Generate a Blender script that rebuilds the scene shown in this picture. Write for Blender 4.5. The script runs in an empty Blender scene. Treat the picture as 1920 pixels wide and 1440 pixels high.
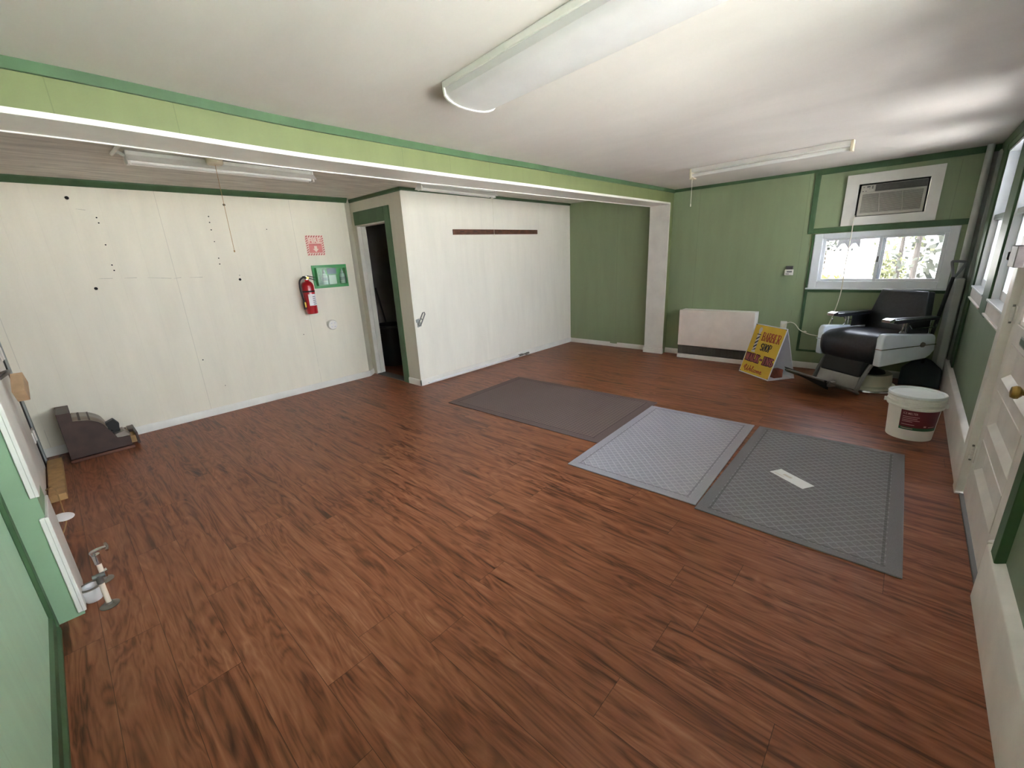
import bpy, bmesh, math, random
from mathutils import Vector, Matrix, noise
from math import radians, sin, cos, pi, hypot

random.seed(7)
SC = bpy.context.scene
COL = SC.collection

# ------------------------------------------------------------------ materials
def lin(c):
    return tuple(((v / 12.92) if v <= 0.04045 else ((v + 0.055) / 1.055) ** 2.4) for v in c) + (1.0,)

def rgb(r, g, b):
    return lin((r / 255, g / 255, b / 255))

class NT:
    def __init__(self, name):
        self.m = bpy.data.materials.new(name)
        self.m.use_nodes = True
        self.t = self.m.node_tree
        self.b = self.t.nodes['Principled BSDF']
    def n(self, typ, **kw):
        nd = self.t.nodes.new(typ)
        for k, v in kw.items():
            setattr(nd, k, v)
        return nd
    def l(self, a, b):
        self.t.links.new(a, b)
    def math(self, op, a, b=None, c=None, clamp=False):
        nd = self.n('ShaderNodeMath', operation=op, use_clamp=clamp)
        for i, v in enumerate((a, b, c)):
            if v is None:
                continue
            if isinstance(v, (int, float)):
                nd.inputs[i].default_value = v
            else:
                self.l(v, nd.inputs[i])
        return nd.outputs[0]
    def mix(self, fac, a, b, blend='MIX'):
        nd = self.n('ShaderNodeMix', data_type='RGBA', blend_type=blend)
        for sock, v in ((nd.inputs['Factor'], fac), (nd.inputs[6], a), (nd.inputs[7], b)):
            if isinstance(v, (int, float, tuple)):
                sock.default_value = v
            else:
                self.l(v, sock)
        return nd.outputs[2]
    def noise(self, vec, scale, detail=3.0, rough=0.5, dist=0.0):
        nd = self.n('ShaderNodeTexNoise')
        nd.inputs['Scale'].default_value = scale
        nd.inputs['Detail'].default_value = detail
        nd.inputs['Roughness'].default_value = rough
        nd.inputs['Distortion'].default_value = dist
        if vec is not None:
            self.l(vec, nd.inputs['Vector'])
        return nd.outputs['Fac']
    def coords(self):
        return self.n('ShaderNodeTexCoord').outputs['Object']
    def ramp(self, fac, stops):
        nd = self.n('ShaderNodeValToRGB')
        cr = nd.color_ramp
        while len(cr.elements) < len(stops):
            cr.elements.new(0.5)
        for e, (p, c) in zip(cr.elements, stops):
            e.position = p
            e.color = c
        self.l(fac, nd.inputs[0])
        return nd.outputs[0]
    def bump(self, h, strength=0.2, dist=0.01):
        nd = self.n('ShaderNodeBump')
        nd.inputs['Strength'].default_value = strength
        nd.inputs['Distance'].default_value = dist
        self.l(h, nd.inputs['Height'])
        self.l(nd.outputs[0], self.b.inputs['Normal'])

def mat(name, c, rough=0.6, metal=0.0, var=0.06, scale=6.0, bump=0.0, bscale=60.0, spec=0.5, coat=0.0):
    k = NT(name)
    co = k.coords()
    f = k.noise(co, scale, 4)
    dark = tuple(v * (1 - var * 2) for v in c[:3]) + (1,)
    lite = tuple(min(1, v * (1 + var * 2)) for v in c[:3]) + (1,)
    k.l(k.ramp(f, [(0.3, dark), (0.7, lite)]), k.b.inputs['Base Color'])
    k.b.inputs['Roughness'].default_value = rough
    k.b.inputs['Metallic'].default_value = metal
    k.b.inputs['Specular IOR Level'].default_value = spec
    if coat:
        k.b.inputs['Coat Weight'].default_value = coat
        k.b.inputs['Coat Roughness'].default_value = 0.1
    if bump:
        k.bump(k.noise(co, bscale, 3), bump, 0.004)
    return k.m

def panel_mat(name, c, axis, spacing, offset, groove=0.25, rough=0.55, var=0.03, minor=0.0):
    """painted sheet panelling: fine vertical joints across one axis"""
    k = NT(name)
    co = k.coords()
    sep = k.n('ShaderNodeSeparateXYZ')
    k.l(co, sep.inputs[0])
    a = sep.outputs[axis]
    def joint(sp, w):
        u = k.math('FRACT', k.math('DIVIDE', k.math('SUBTRACT', a, offset - sp * 0.5), sp))
        d = k.math('ABSOLUTE', k.math('SUBTRACT', u, 0.5))
        return k.math('LESS_THAN', d, w / sp)
    g = joint(spacing, 0.0022)
    patch = k.noise(co, 1.7, 4, 0.6)
    g = k.math('MULTIPLY', g, k.math('MULTIPLY', k.math('GREATER_THAN', patch, 0.42), groove))
    if minor:
        g2 = k.math('MULTIPLY', joint(minor, 0.0016), groove * 0.3)
        g = k.math('ADD', g, g2, clamp=True)
    st = k.n('ShaderNodeMapping')
    st.inputs['Scale'].default_value = (5, 5, 0.8)
    k.l(co, st.inputs[0])
    f = k.noise(st.outputs[0], 1.6, 5, 0.6)
    dark = tuple(v * (1 - var * 2) for v in c[:3]) + (1,)
    lite = tuple(min(1, v * (1 + var * 2)) for v in c[:3]) + (1,)
    base = k.ramp(f, [(0.3, dark), (0.7, lite)])
    k.l(k.mix(g, base, tuple(v * 0.25 for v in c[:3]) + (1,)), k.b.inputs['Base Color'])
    k.b.inputs['Roughness'].default_value = rough
    hh = k.math('SUBTRACT', k.math('MULTIPLY', k.noise(co, 70, 3), 0.25), k.math('MULTIPLY', g, 1.0))
    k.bump(hh, 0.25, 0.003)
    return k.m

def floor_mat():
    k = NT('walnut_plank_vinyl')
    co = k.coords()
    sep = k.n('ShaderNodeSeparateXYZ')
    k.l(co, sep.inputs[0])
    x, y = sep.outputs[0], sep.outputs[1]
    W, L = 0.182, 1.22
    px = k.math('DIVIDE', x, W)
    ix = k.math('FLOOR', px)
    wn = k.n('ShaderNodeTexWhiteNoise', noise_dimensions='1D')
    k.l(ix, wn.inputs['W'])
    off = k.math('MULTIPLY', wn.outputs['Value'], L)
    py = k.math('DIVIDE', k.math('ADD', y, off), L)
    iy = k.math('FLOOR', py)
    cid = k.n('ShaderNodeCombineXYZ')
    k.l(ix, cid.inputs[0]); k.l(iy, cid.inputs[1])
    wn2 = k.n('ShaderNodeTexWhiteNoise', noise_dimensions='2D')
    k.l(cid.outputs[0], wn2.inputs['Vector'])
    rnd = wn2.outputs['Value']
    # grain, shifted plank by plank
    sh = k.math('MULTIPLY', rnd, 37.0)
    v = k.n('ShaderNodeCombineXYZ')
    k.l(k.math('MULTIPLY', x, 1.0), v.inputs[0])
    k.l(k.math('MULTIPLY', y, 0.13), v.inputs[1])
    k.l(sh, v.inputs[2])
    big = k.noise(v.outputs[0], 9.0, 3, 0.55, 0.7)
    v2 = k.n('ShaderNodeCombineXYZ')
    k.l(k.math('ADD', x, k.math('MULTIPLY', big, 0.06)), v2.inputs[0])
    k.l(k.math('MULTIPLY', y, 0.06), v2.inputs[1])
    k.l(sh, v2.inputs[2])
    fine = k.noise(v2.outputs[0], 30.0, 6, 0.58, 0.35)
    rings = k.math('FRACT', k.math('MULTIPLY', k.math('ADD', big, k.math('MULTIPLY', fine, 0.05)), 9.0))
    rings = k.math('ABSOLUTE', k.math('SUBTRACT', rings, 0.5))
    g = k.math('ADD', k.math('MULTIPLY', fine, 0.80), k.math('MULTIPLY', rings, 0.34))
    g = k.math('ADD', g, k.math('MULTIPLY', k.math('SUBTRACT', rnd, 0.5), 0.07))
    colr = k.ramp(g, [(0.26, rgb(66, 38, 24)), (0.36, rgb(106, 62, 41)), (0.47, rgb(136, 83, 57)), (0.61, rgb(154, 98, 70)), (0.80, rgb(182, 124, 94))])
    # slow reddish / yellowish drift
    drift = k.noise(co, 1.3, 2)
    colr = k.mix(k.math('MULTIPLY', drift, 0.25), colr, rgb(112, 64, 40))
    # knots
    kv = k.n('ShaderNodeMapping')
    kv.inputs['Scale'].default_value = (5.5, 1.6, 1)
    k.l(co, kv.inputs[0])
    vo = k.n('ShaderNodeTexVoronoi')
    vo.inputs['Scale'].default_value = 1.0
    k.l(kv.outputs[0], vo.inputs['Vector'])
    dist = k.math('ADD', vo.outputs['Distance'], k.math('MULTIPLY', k.math('SUBTRACT', fine, 0.5), 0.35))
    knot = k.math('SUBTRACT', 1.0, k.math('DIVIDE', dist, 0.16), clamp=True)
    colr = k.mix(k.math('MULTIPLY', knot, 0.75), colr, rgb(36, 20, 13))
    # joints
    fx = k.math('ABSOLUTE', k.math('SUBTRACT', k.math('FRACT', px), 0.5))
    fy = k.math('ABSOLUTE', k.math('SUBTRACT', k.math('FRACT', py), 0.5))
    jx = k.math('GREATER_THAN', fx, 0.5 - 0.0011 / W)
    jy = k.math('GREATER_THAN', fy, 0.5 - 0.0012 / L)
    j = k.math('MAXIMUM', jx, jy)
    colr = k.mix(k.math('MULTIPLY', j, 0.6), colr, rgb(30, 17, 11))
    k.l(colr, k.b.inputs['Base Color'])
    rr = k.math('ADD', 0.30, k.math('MULTIPLY', fine, 0.16))
    k.l(rr, k.b.inputs['Roughness'])
    k.b.inputs['Specular IOR Level'].default_value = 0.25
    k.bump(k.math('SUBTRACT', k.math('MULTIPLY', fine, 0.5), j), 0.12, 0.002)
    return k.m

def mat_waffle(name, c, c2, pitch, diag, bx, by):
    """ribbed rubber backed mat: raised lattice inside a plain border (object space, centred)"""
    k = NT(name)
    co = k.coords()
    sep = k.n('ShaderNodeSeparateXYZ')
    k.l(co, sep.inputs[0])
    x, y = sep.outputs[0], sep.outputs[1]
    if diag:
        a = k.math('ADD', x, y); b = k.math('SUBTRACT', x, y)
    else:
        a, b = x, y
    fa = k.math('ABSOLUTE', k.math('SUBTRACT', k.math('FRACT', k.math('DIVIDE', a, pitch)), 0.5))
    fb = k.math('ABSOLUTE', k.math('SUBTRACT', k.math('FRACT', k.math('DIVIDE', b, pitch)), 0.5))
    m = k.math('MAXIMUM', fa, fb)
    rib = k.math('MULTIPLY', k.math('SUBTRACT', m, 0.33, clamp=True), 5.8, clamp=True)
    ex = k.math('GREATER_THAN', k.math('ABSOLUTE', x), bx)
    ey = k.math('GREATER_THAN', k.math('ABSOLUTE', y), by)
    edge = k.math('MAXIMUM', ex, ey)
    inner = k.math('SUBTRACT', 1.0, edge)
    rib = k.math('MULTIPLY', rib, inner)
    # a groove just inside the border
    gx = k.math('LESS_THAN', k.math('ABSOLUTE', k.math('SUBTRACT', k.math('ABSOLUTE', x), bx - 0.012)), 0.006)
    gy = k.math('LESS_THAN', k.math('ABSOLUTE', k.math('SUBTRACT', k.math('ABSOLUTE', y), by - 0.012)), 0.006)
    groove = k.math('MULTIPLY', k.math('MAXIMUM', gx, gy), inner)
    fz = k.noise(co, 260, 2)
    fz2 = k.noise(co, 4, 3)
    base = k.mix(fz, tuple(v * 0.72 for v in c[:3]) + (1,), tuple(min(1, v * 1.3) for v in c[:3]) + (1,))
    base = k.mix(k.math('MULTIPLY', fz2, 0.35), base, tuple(v * 0.75 for v in c[:3]) + (1,))
    colr = k.mix(k.math('MULTIPLY', rib, 0.55), base, c2)
    colr = k.mix(k.math('MULTIPLY', groove, 0.5), colr, tuple(v * 0.4 for v in c[:3]) + (1,))
    k.l(colr, k.b.inputs['Base Color'])
    k.b.inputs['Roughness'].default_value = 0.9
    k.b.inputs['Specular IOR Level'].default_value = 0.25
    h = k.math('ADD', rib, k.math('MULTIPLY', fz, 0.25))
    h = k.math('SUBTRACT', h, groove)
    k.bump(h, 0.7, 0.005)
    return k.m

def glass_mat():
    k = NT('window_glass')
    t = k.t
    out = [n for n in t.nodes if n.type == 'OUTPUT_MATERIAL'][0]
    tr = k.n('ShaderNodeBsdfTransparent')
    tr.inputs[0].default_value = (0.93, 0.96, 0.95, 1)
    gl = k.n('ShaderNodeBsdfGlossy')
    gl.inputs['Roughness'].default_value = 0.03
    fr = k.n('ShaderNodeFresnel')
    fr.inputs[0].default_value = 1.45
    mx = k.n('ShaderNodeMixShader')
    k.l(k.math('MULTIPLY', fr.outputs[0], 1.5, clamp=True), mx.inputs[0])
    k.l(tr.outputs[0], mx.inputs[1]); k.l(gl.outputs[0], mx.inputs[2])
    k.l(mx.outputs[0], out.inputs[0])
    return k.m

def dimmed(m0, c=(0.50, 0.50, 0.50, 1)):
    m = m0.copy(); m.name = 'dimmed_view_glass'
    for n in m.node_tree.nodes:
        if n.type == 'BSDF_TRANSPARENT':
            n.inputs[0].default_value = c
    return m

def clear_plastic():
    k = NT('clear_plastic')
    t = k.t
    out = [n for n in t.nodes if n.type == 'OUTPUT_MATERIAL'][0]
    tr = k.n('ShaderNodeBsdfTransparent')
    tr.inputs[0].default_value = (0.86, 0.95, 0.88, 1)
    gl = k.n('ShaderNodeBsdfGlossy')
    gl.inputs['Roughness'].default_value = 0.25
    mx = k.n('ShaderNodeMixShader')
    mx.inputs[0].default_value = 0.045
    k.l(tr.outputs[0], mx.inputs[1]); k.l(gl.outputs[0], mx.inputs[2])
    k.l(mx.outputs[0], out.inputs[0])
    return k.m

def ceiling_mat(name, c, var, streak):
    k = NT(name)
    co = k.coords()
    sep = k.n('ShaderNodeSeparateXYZ')
    k.l(co, sep.inputs[0])
    st = k.n('ShaderNodeMapping')
    st.inputs['Scale'].default_value = streak
    k.l(co, st.inputs[0])
    f = k.noise(st.outputs[0], 1.4, 6, 0.62, 0.6)
    dark = tuple(v * (1 - var * 2) for v in c[:3]) + (1,)
    lite = tuple(min(1, v * (1 + var)) for v in c[:3]) + (1,)
    base = k.ramp(f, [(0.32, dark), (0.66, lite)])
    # plasterboard joints: one along x at y = 1.38, cross joints
    def band(v, at, w):
        d = k.math('ABSOLUTE', k.math('SUBTRACT', v, at))
        return k.math('SUBTRACT', 1.0, k.math('DIVIDE', d, w), clamp=True)
    h = k.math('ADD', band(sep.outputs[1], 1.38, 0.035), k.math('MULTIPLY', band(sep.outputs[0], 2.8, 0.09), 0.6))
    k.l(k.mix(k.math('MULTIPLY', h, 0.16), base, dark), k.b.inputs['Base Color'])
    k.b.inputs['Roughness'].default_value = 0.75
    hh = k.math('ADD', k.math('MULTIPLY', k.noise(co, 2.2, 4), 1.2), k.math('MULTIPLY', h, 0.05))
    k.bump(hh, 0.1, 0.02)
    return k.m

M = {}
GREEN = rgb(150, 178, 112)
M['floor'] = floor_mat()
M['ceiling'] = ceiling_mat('white_ceiling_paint', rgb(209, 203, 197), 0.04, (1.0, 0.35, 1))
M['alcove_ceiling'] = ceiling_mat('worn_ceiling_board', rgb(216, 212, 203), 0.13, (2.0, 12.0, 1))
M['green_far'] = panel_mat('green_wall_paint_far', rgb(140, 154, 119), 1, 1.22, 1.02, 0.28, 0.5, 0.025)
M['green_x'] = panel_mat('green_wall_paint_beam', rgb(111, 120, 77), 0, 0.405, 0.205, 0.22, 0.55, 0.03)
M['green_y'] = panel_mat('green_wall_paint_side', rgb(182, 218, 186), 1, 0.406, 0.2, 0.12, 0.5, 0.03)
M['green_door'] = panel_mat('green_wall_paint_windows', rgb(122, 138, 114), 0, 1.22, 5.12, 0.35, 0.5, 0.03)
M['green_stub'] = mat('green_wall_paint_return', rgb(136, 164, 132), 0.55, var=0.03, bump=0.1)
M['trim_green'] = mat('dark_green_trim_paint', rgb(68, 97, 64), 0.45, var=0.08, bump=0.15)
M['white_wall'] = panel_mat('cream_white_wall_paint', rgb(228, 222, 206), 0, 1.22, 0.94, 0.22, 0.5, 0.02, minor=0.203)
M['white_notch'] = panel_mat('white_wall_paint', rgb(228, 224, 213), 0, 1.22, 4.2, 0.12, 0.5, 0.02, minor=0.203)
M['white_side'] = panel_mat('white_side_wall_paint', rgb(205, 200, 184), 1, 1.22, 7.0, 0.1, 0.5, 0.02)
M['white_trim'] = mat('white_trim_paint', rgb(222, 219, 212), 0.38, var=0.03, bump=0.1)
M['white_door'] = mat('white_door_paint', rgb(226, 221, 216), 0.4, var=0.04, bump=0.12)
M['vinyl'] = mat('white_vinyl_window', rgb(224, 228, 232), 0.35, var=0.02)
M['grey_rail'] = mat('grey_green_sash_paint', rgb(132, 148, 140), 0.5)
M['glass'] = glass_mat()
M['dim_far'] = dimmed(M['glass'])  # glass darkened to hold back the overbright view outdoors
M['dim_side'] = dimmed(M['glass'], (0.70, 0.71, 0.72, 1))  # glass darkened to cut incoming daylight; there is no insect mesh
M['dim_side'].name = 'part_dimmed_glass'
M['clear'] = clear_plastic()
M['fixture'] = mat('white_enamel', rgb(226, 224, 218), 0.35, var=0.02)
M['diffuser'] = mat('frosted_acrylic', rgb(206, 203, 203), 0.3, var=0.02)
M['tube'] = mat('glass_tube_white', rgb(232, 232, 228), 0.2, var=0.01)
M['cord'] = mat('cream_cord', rgb(226, 222, 205), 0.6, var=0.03)
M['cream'] = mat('cream_plastic', rgb(214, 204, 178), 0.4, var=0.03)
M['ac'] = mat('beige_plastic', rgb(190, 186, 174), 0.5, var=0.03)
M['ac_dark'] = mat('grey_louvre_plastic', rgb(112, 110, 104), 0.5, var=0.05)
M['black_plastic'] = mat('black_plastic', rgb(34, 35, 36), 0.45, var=0.1)
M['gap_shade'] = mat('gap_shade_colour', rgb(22, 22, 22), 0.8)
M['heater'] = mat('warm_grey_enamel', rgb(232, 220, 210), 0.42, var=0.03)
M['heater_lite'] = mat('off_white_enamel', rgb(240, 235, 228), 0.4, var=0.03)
M['grille'] = mat('dark_grey_grille', rgb(92, 90, 88), 0.55, var=0.06)
M['leather'] = mat('black_leather', rgb(40, 41, 46), 0.29, var=0.15, scale=40, bump=0.12, bscale=160)
M['chrome'] = mat('chrome', rgb(205, 205, 205), 0.16, 1.0, var=0.03)
M['steel'] = mat('brushed_steel', rgb(150, 147, 141), 0.42, 0.9, var=0.08)
M['cast'] = mat('dull_cast_metal', rgb(120, 119, 116), 0.42, 0.75, var=0.1)
M['enamel'] = mat('pale_blue_white_enamel', rgb(222, 231, 240), 0.25, var=0.03, coat=0.3)
M['enamel_cream'] = mat('cream_enamel', rgb(224, 219, 198), 0.35, var=0.04)
M['brass'] = mat('brass', rgb(178, 150, 84), 0.3, 0.9, var=0.06)
M['yellow'] = mat('yellow_sign_paint', rgb(224, 187, 52), 0.45, var=0.03)
M['plastic_white'] = mat('white_corrugated_plastic', rgb(226, 228, 234), 0.5, var=0.02)
M['letter_red'] = mat('red_letter_paint', rgb(168, 62, 30), 0.5)
M['letter_dark'] = mat('black_letter_paint', rgb(34, 30, 26), 0.5)
M['letter_plum'] = mat('plum_letter_paint', rgb(92, 26, 38), 0.5)
M['letter_rose'] = mat('rose_letter_paint', rgb(176, 88, 82), 0.5)
M['silver_paint'] = mat('pale_silver_paint', rgb(214, 206, 200), 0.5)
M['navy'] = mat('navy_paint', rgb(38, 38, 56), 0.5)
M['maroon'] = mat('maroon_label', rgb(104, 30, 42), 0.45, var=0.08)
M['label_green'] = mat('green_label', rgb(34, 100, 62), 0.45)
M['label_ink'] = mat('pale_label_ink', rgb(214, 170, 168), 0.5)
M['bucket'] = mat('white_bucket_plastic', rgb(242, 241, 236), 0.4, var=0.03)
M['lid'] = mat('white_lid_plastic', rgb(238, 243, 246), 0.3, var=0.02)
M['red'] = mat('red_extinguisher_paint', rgb(172, 24, 36), 0.28, var=0.04, coat=0.3)
M['rubber'] = mat('black_rubber', rgb(28, 28, 28), 0.6)
M['paper'] = mat('white_paper', rgb(236, 236, 238), 0.7, var=0.01)
M['print_grey'] = mat('grey_print', rgb(120, 120, 124), 0.7)
M['pink'] = mat('faded_pink_print', rgb(214, 128, 124), 0.6, var=0.06)
M['pink_deep'] = mat('faded_red_print', rgb(190, 92, 92), 0.6, var=0.06)
M['sign_white'] = mat('faded_sign_white', rgb(234, 214, 200), 0.6, var=0.02)
M['case_green'] = mat('green_moulded_plastic', rgb(64, 150, 84), 0.35, var=0.05)
M['bottle'] = mat('pale_blue_bottle_plastic', rgb(206, 220, 222), 0.3, var=0.03)
M['blue_label'] = mat('slate_blue_print', rgb(82, 104, 132), 0.5)
M['yellow_tag'] = mat('yellow_tag', rgb(230, 190, 70), 0.5)
M['walnut'] = mat('brown_varnished_wood', rgb(96, 62, 46), 0.45, var=0.15, scale=14)
M['register'] = mat('dark_brown_wood', rgb(62, 44, 38), 0.45, var=0.12, scale=12)
M['register_metal'] = mat('aged_nickel', rgb(150, 140, 130), 0.35, 0.85, var=0.12)
M['pine'] = mat('raw_pine', rgb(172, 136, 88), 0.6, var=0.10, scale=16)
M['pine_pale'] = mat('pale_pine', rgb(196, 166, 130), 0.6, var=0.06, scale=16)
M['pvc'] = mat('cream_pvc_pipe', rgb(222, 208, 190), 0.4, var=0.03)
M['pvc_white'] = mat('white_pvc', rgb(224, 222, 224), 0.4, var=0.03)
M['brick'] = mat('red_brick', rgb(140, 78, 62), 0.85, var=0.12, scale=30, bump=0.3, bscale=80)
M['mat_grey'] = mat_waffle('grey_waffle_mat', rgb(163, 160, 168), rgb(202, 200, 208), 0.058, True, 0.715, 0.405)
M['mat_charcoal'] = mat_waffle('charcoal_waffle_mat', rgb(128, 125, 129), rgb(170, 168, 174), 0.058, True, 0.745, 0.405)
M['mat_brown'] = mat_waffle('brown_ribbed_mat', rgb(110, 94, 90), rgb(144, 126, 121), 0.032, False, 0.545, 0.86)
M['pipe_paint'] = mat('grey_white_pipe_paint', rgb(186, 188, 184), 0.4, var=0.04)
M['post_grey'] = mat('grey_board_paint', rgb(146, 150, 146), 0.5, var=0.06)
M['lockgrey'] = mat('painted_grey_brown_metal', rgb(112, 104, 101), 0.5, var=0.12, scale=30)
M['shovel_grey'] = mat('grey_plastic_handle', rgb(122, 124, 126), 0.5)
M['shovel_blade'] = mat('dark_blue_black_plastic', rgb(40, 48, 54), 0.5, var=0.1)
M['closet'] = mat('grey_closet_wall', rgb(150, 148, 146), 0.8, var=0.05)
M['hole'] = mat('black_hole', rgb(24, 20, 18), 0.9)
M['gravel'] = mat('pale_gravel', rgb(214, 210, 204), 0.9, var=0.06, scale=3)
M['bark'] = mat('grey_bark', rgb(62, 58, 55), 0.9, var=0.12, scale=8)
M['leaf_dark'] = mat('dark_foliage', rgb(40, 44, 36), 0.8, var=0.25, scale=3)
M['leaf_mid'] = mat('mid_green_foliage', rgb(70, 74, 44), 0.8, var=0.25, scale=3)
M['leaf_yellow'] = mat('yellow_green_foliage', rgb(150, 142, 30), 0.8, var=0.15, scale=3)
M['house'] = mat('white_siding', rgb(226, 226, 226), 0.7)
M['roof'] = mat('dark_grey_roof', rgb(34, 34, 37), 0.8)
M['rust'] = mat('rust_brown_paint', rgb(176, 128, 112), 0.8)

# ------------------------------------------------------------------ mesh helpers
def new():
    return bmesh.new()

def box(bm, x0, x1, y0, y1, z0, z1):
    vs = [bm.verts.new(p) for p in ((x0, y0, z0), (x1, y0, z0), (x1, y1, z0), (x0, y1, z0),
                                    (x0, y0, z1), (x1, y0, z1), (x1, y1, z1), (x0, y1, z1))]
    for f in ((0, 3, 2, 1), (4, 5, 6, 7), (0, 1, 5, 4), (1, 2, 6, 5), (2, 3, 7, 6), (3, 0, 4, 7)):
        bm.faces.new([vs[i] for i in f])
    return vs

def prism(bm, prof, axis, a, b):
    """closed 2-D profile pushed along an axis; profile order: remaining axes in xyz order"""
    def P(p, t):
        if axis == 'x': return (t, p[0], p[1])
        if axis == 'y': return (p[0], t, p[1])
        return (p[0], p[1], t)
    A = [bm.verts.new(P(p, a)) for p in prof]
    B = [bm.verts.new(P(p, b)) for p in prof]
    n = len(prof)
    bm.faces.new(A); bm.faces.new(B[::-1])
    for i in range(n):
        bm.faces.new([A[i], B[i], B[(i + 1) % n], A[(i + 1) % n]])

def ring(c, d, r, n, ref=None):
    d = Vector(d).normalized()
    if ref is None:
        ref = Vector((0, 0, 1)) if abs(d.z) < 0.9 else Vector((1, 0, 0))
    u = d.cross(ref).normalized()
    w = d.cross(u)
    return [Vector(c) + u * (r * cos(2 * pi * i / n)) + w * (r * sin(2 * pi * i / n)) for i in range(n)]

def cyl(bm, p0, p1, r0, r1=None, n=20, caps=True):
    r1 = r0 if r1 is None else r1
    p0, p1 = Vector(p0), Vector(p1)
    A = [bm.verts.new(p) for p in ring(p0, p1 - p0, r0, n)]
    B = [bm.verts.new(p) for p in ring(p1, p1 - p0, r1, n)]
    for i in range(n):
        bm.faces.new([A[i], A[(i + 1) % n], B[(i + 1) % n], B[i]])
    if caps:
        bm.faces.new(A[::-1]); bm.faces.new(B)

def catmull(pts, k=6):
    pts = [Vector(p) for p in pts]
    if len(pts) < 3:
        return pts
    out = []
    P = [pts[0]] + pts + [pts[-1]]
    for i in range(1, len(P) - 2):
        for j in range(k):
            t = j / k
            a, b, c, d = P[i - 1], P[i], P[i + 1], P[i + 2]
            out.append(0.5 * ((2 * b) + (c - a) * t + (2 * a - 5 * b + 4 * c - d) * t * t + (3 * b - a - 3 * c + d) * t ** 3))
    out.append(pts[-1])
    return out

def tube(bm, pts, r, n=10, smooth=6, caps=True):
    pts = catmull(pts, smooth) if smooth else [Vector(p) for p in pts]
    prev = None
    ref = None
    first = None
    for i, p in enumerate(pts):
        d = (pts[min(i + 1, len(pts) - 1)] - pts[max(i - 1, 0)]).normalized()
        if ref is None:
            ref = Vector((0, 0, 1)) if abs(d.z) < 0.9 else Vector((1, 0, 0))
        u = ref - d * ref.dot(d)
        if u.length < 1e-6:
            u = d.orthogonal()
        u.normalize()
        w = d.cross(u)
        ref = u
        rr = r[i * (len(r) - 1) // max(1, len(pts) - 1)] if isinstance(r, (list, tuple)) else r
        cur = [bm.verts.new(p + u * (rr * cos(2 * pi * q / n)) + w * (rr * sin(2 * pi * q / n))) for q in range(n)]
        if prev:
            for q in range(n):
                bm.faces.new([prev[q], prev[(q + 1) % n], cur[(q + 1) % n], cur[q]])
        else:
            first = cur
        prev = cur
    if caps:
        bm.faces.new(first[::-1]); bm.faces.new(prev)

def lathe(bm, prof, n=40, c=(0, 0, 0)):
    """profile of (radius, z) turned about z"""
    rows = []
    for r, z in prof:
        if r < 1e-6:
            rows.append([bm.verts.new((c[0], c[1], c[2] + z))])
        else:
            rows.append([bm.verts.new((c[0] + r * cos(2 * pi * i / n), c[1] + r * sin(2 * pi * i / n), c[2] + z)) for i in range(n)])
    for a, b in zip(rows, rows[1:]):
        for i in range(n):
            j = (i + 1) % n
            if len(a) == 1 and len(b) == 1:
                continue
            if len(a) == 1:
                bm.faces.new([a[0], b[j], b[i]])
            elif len(b) == 1:
                bm.faces.new([a[i], a[j], b[0]])
            else:
                bm.faces.new([a[i], a[j], b[j], b[i]])

def grid(bm, fn, nu, nv):
    V = [[bm.verts.new(fn(i / nu, j / nv)) for j in range(nv + 1)] for i in range(nu + 1)]
    for i in range(nu):
        for j in range(nv):
            bm.faces.new([V[i][j], V[i + 1][j], V[i + 1][j + 1], V[i][j + 1]])
    return V

def xform(bm, mtx):
    bmesh.ops.transform(bm, matrix=mtx, verts=bm.verts)

def obj(name, bm, m, parent=None, bevel=0.0, smooth=True, seg=2, world=False, angle=35, solid=0.0, sub=0):
    me = bpy.data.meshes.new(name)
    if world and parent is not None:
        p = parent
        mw = Matrix.Identity(4)
        while p is not None:
            mw = (Matrix.Translation(p.location) @ p.rotation_euler.to_matrix().to_4x4()) @ mw
            p = p.parent
        xform(bm, mw.inverted())
    bmesh.ops.recalc_face_normals(bm, faces=bm.faces)
    bm.to_mesh(me)
    bm.free()
    if smooth:
        for p in me.polygons:
            p.use_smooth = True
        try:
            me.set_sharp_from_angle(angle=radians(angle))
        except Exception:
            pass
    me.materials.append(m)
    o = bpy.data.objects.new(name, me)
    COL.objects.link(o)
    if parent is not None:
        o.parent = parent
    if solid:
        md = o.modifiers.new('solid', 'SOLIDIFY'); md.thickness = solid; md.offset = 0
    if sub:
        md = o.modifiers.new('sub', 'SUBSURF'); md.levels = sub; md.render_levels = sub
    if bevel:
        md = o.modifiers.new('bevel', 'BEVEL')
        md.width = bevel; md.segments = seg; md.limit_method = 'ANGLE'; md.angle_limit = radians(40)
    return o

def thing(name, label, cat, loc=(0, 0, 0), rotz=0.0, group=None):
    o = bpy.data.objects.new(name, None)
    o.empty_display_size = 0.05
    COL.objects.link(o)
    o.location = loc
    o.rotation_euler = (0, 0, rotz)
    return tag(o, label, cat, group)

def tag(o, label, cat=None, group=None, kind=None):
    if label: o['label'] = label
    if cat: o['category'] = cat
    if group: o['group'] = group
    if kind: o['kind'] = kind
    return o

def each(name, bm, m, parent=None, **kw):
    """every loose piece of the bmesh becomes an object of its own"""
    bm.verts.index_update()
    seen, out = set(), []
    for v in bm.verts:
        if v in seen:
            continue
        st, isl = [v], []
        seen.add(v)
        while st:
            q = st.pop(); isl.append(q)
            for e in q.link_edges:
                o = e.other_vert(q)
                if o not in seen:
                    seen.add(o); st.append(o)
        nb = new(); mp = {q: nb.verts.new(q.co) for q in isl}
        for f in {f for q in isl for f in q.link_faces}:
            nb.faces.new([mp[q] for q in f.verts])
        out.append(obj(name, nb, m, parent, **kw))
    bm.free()
    return out

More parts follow.
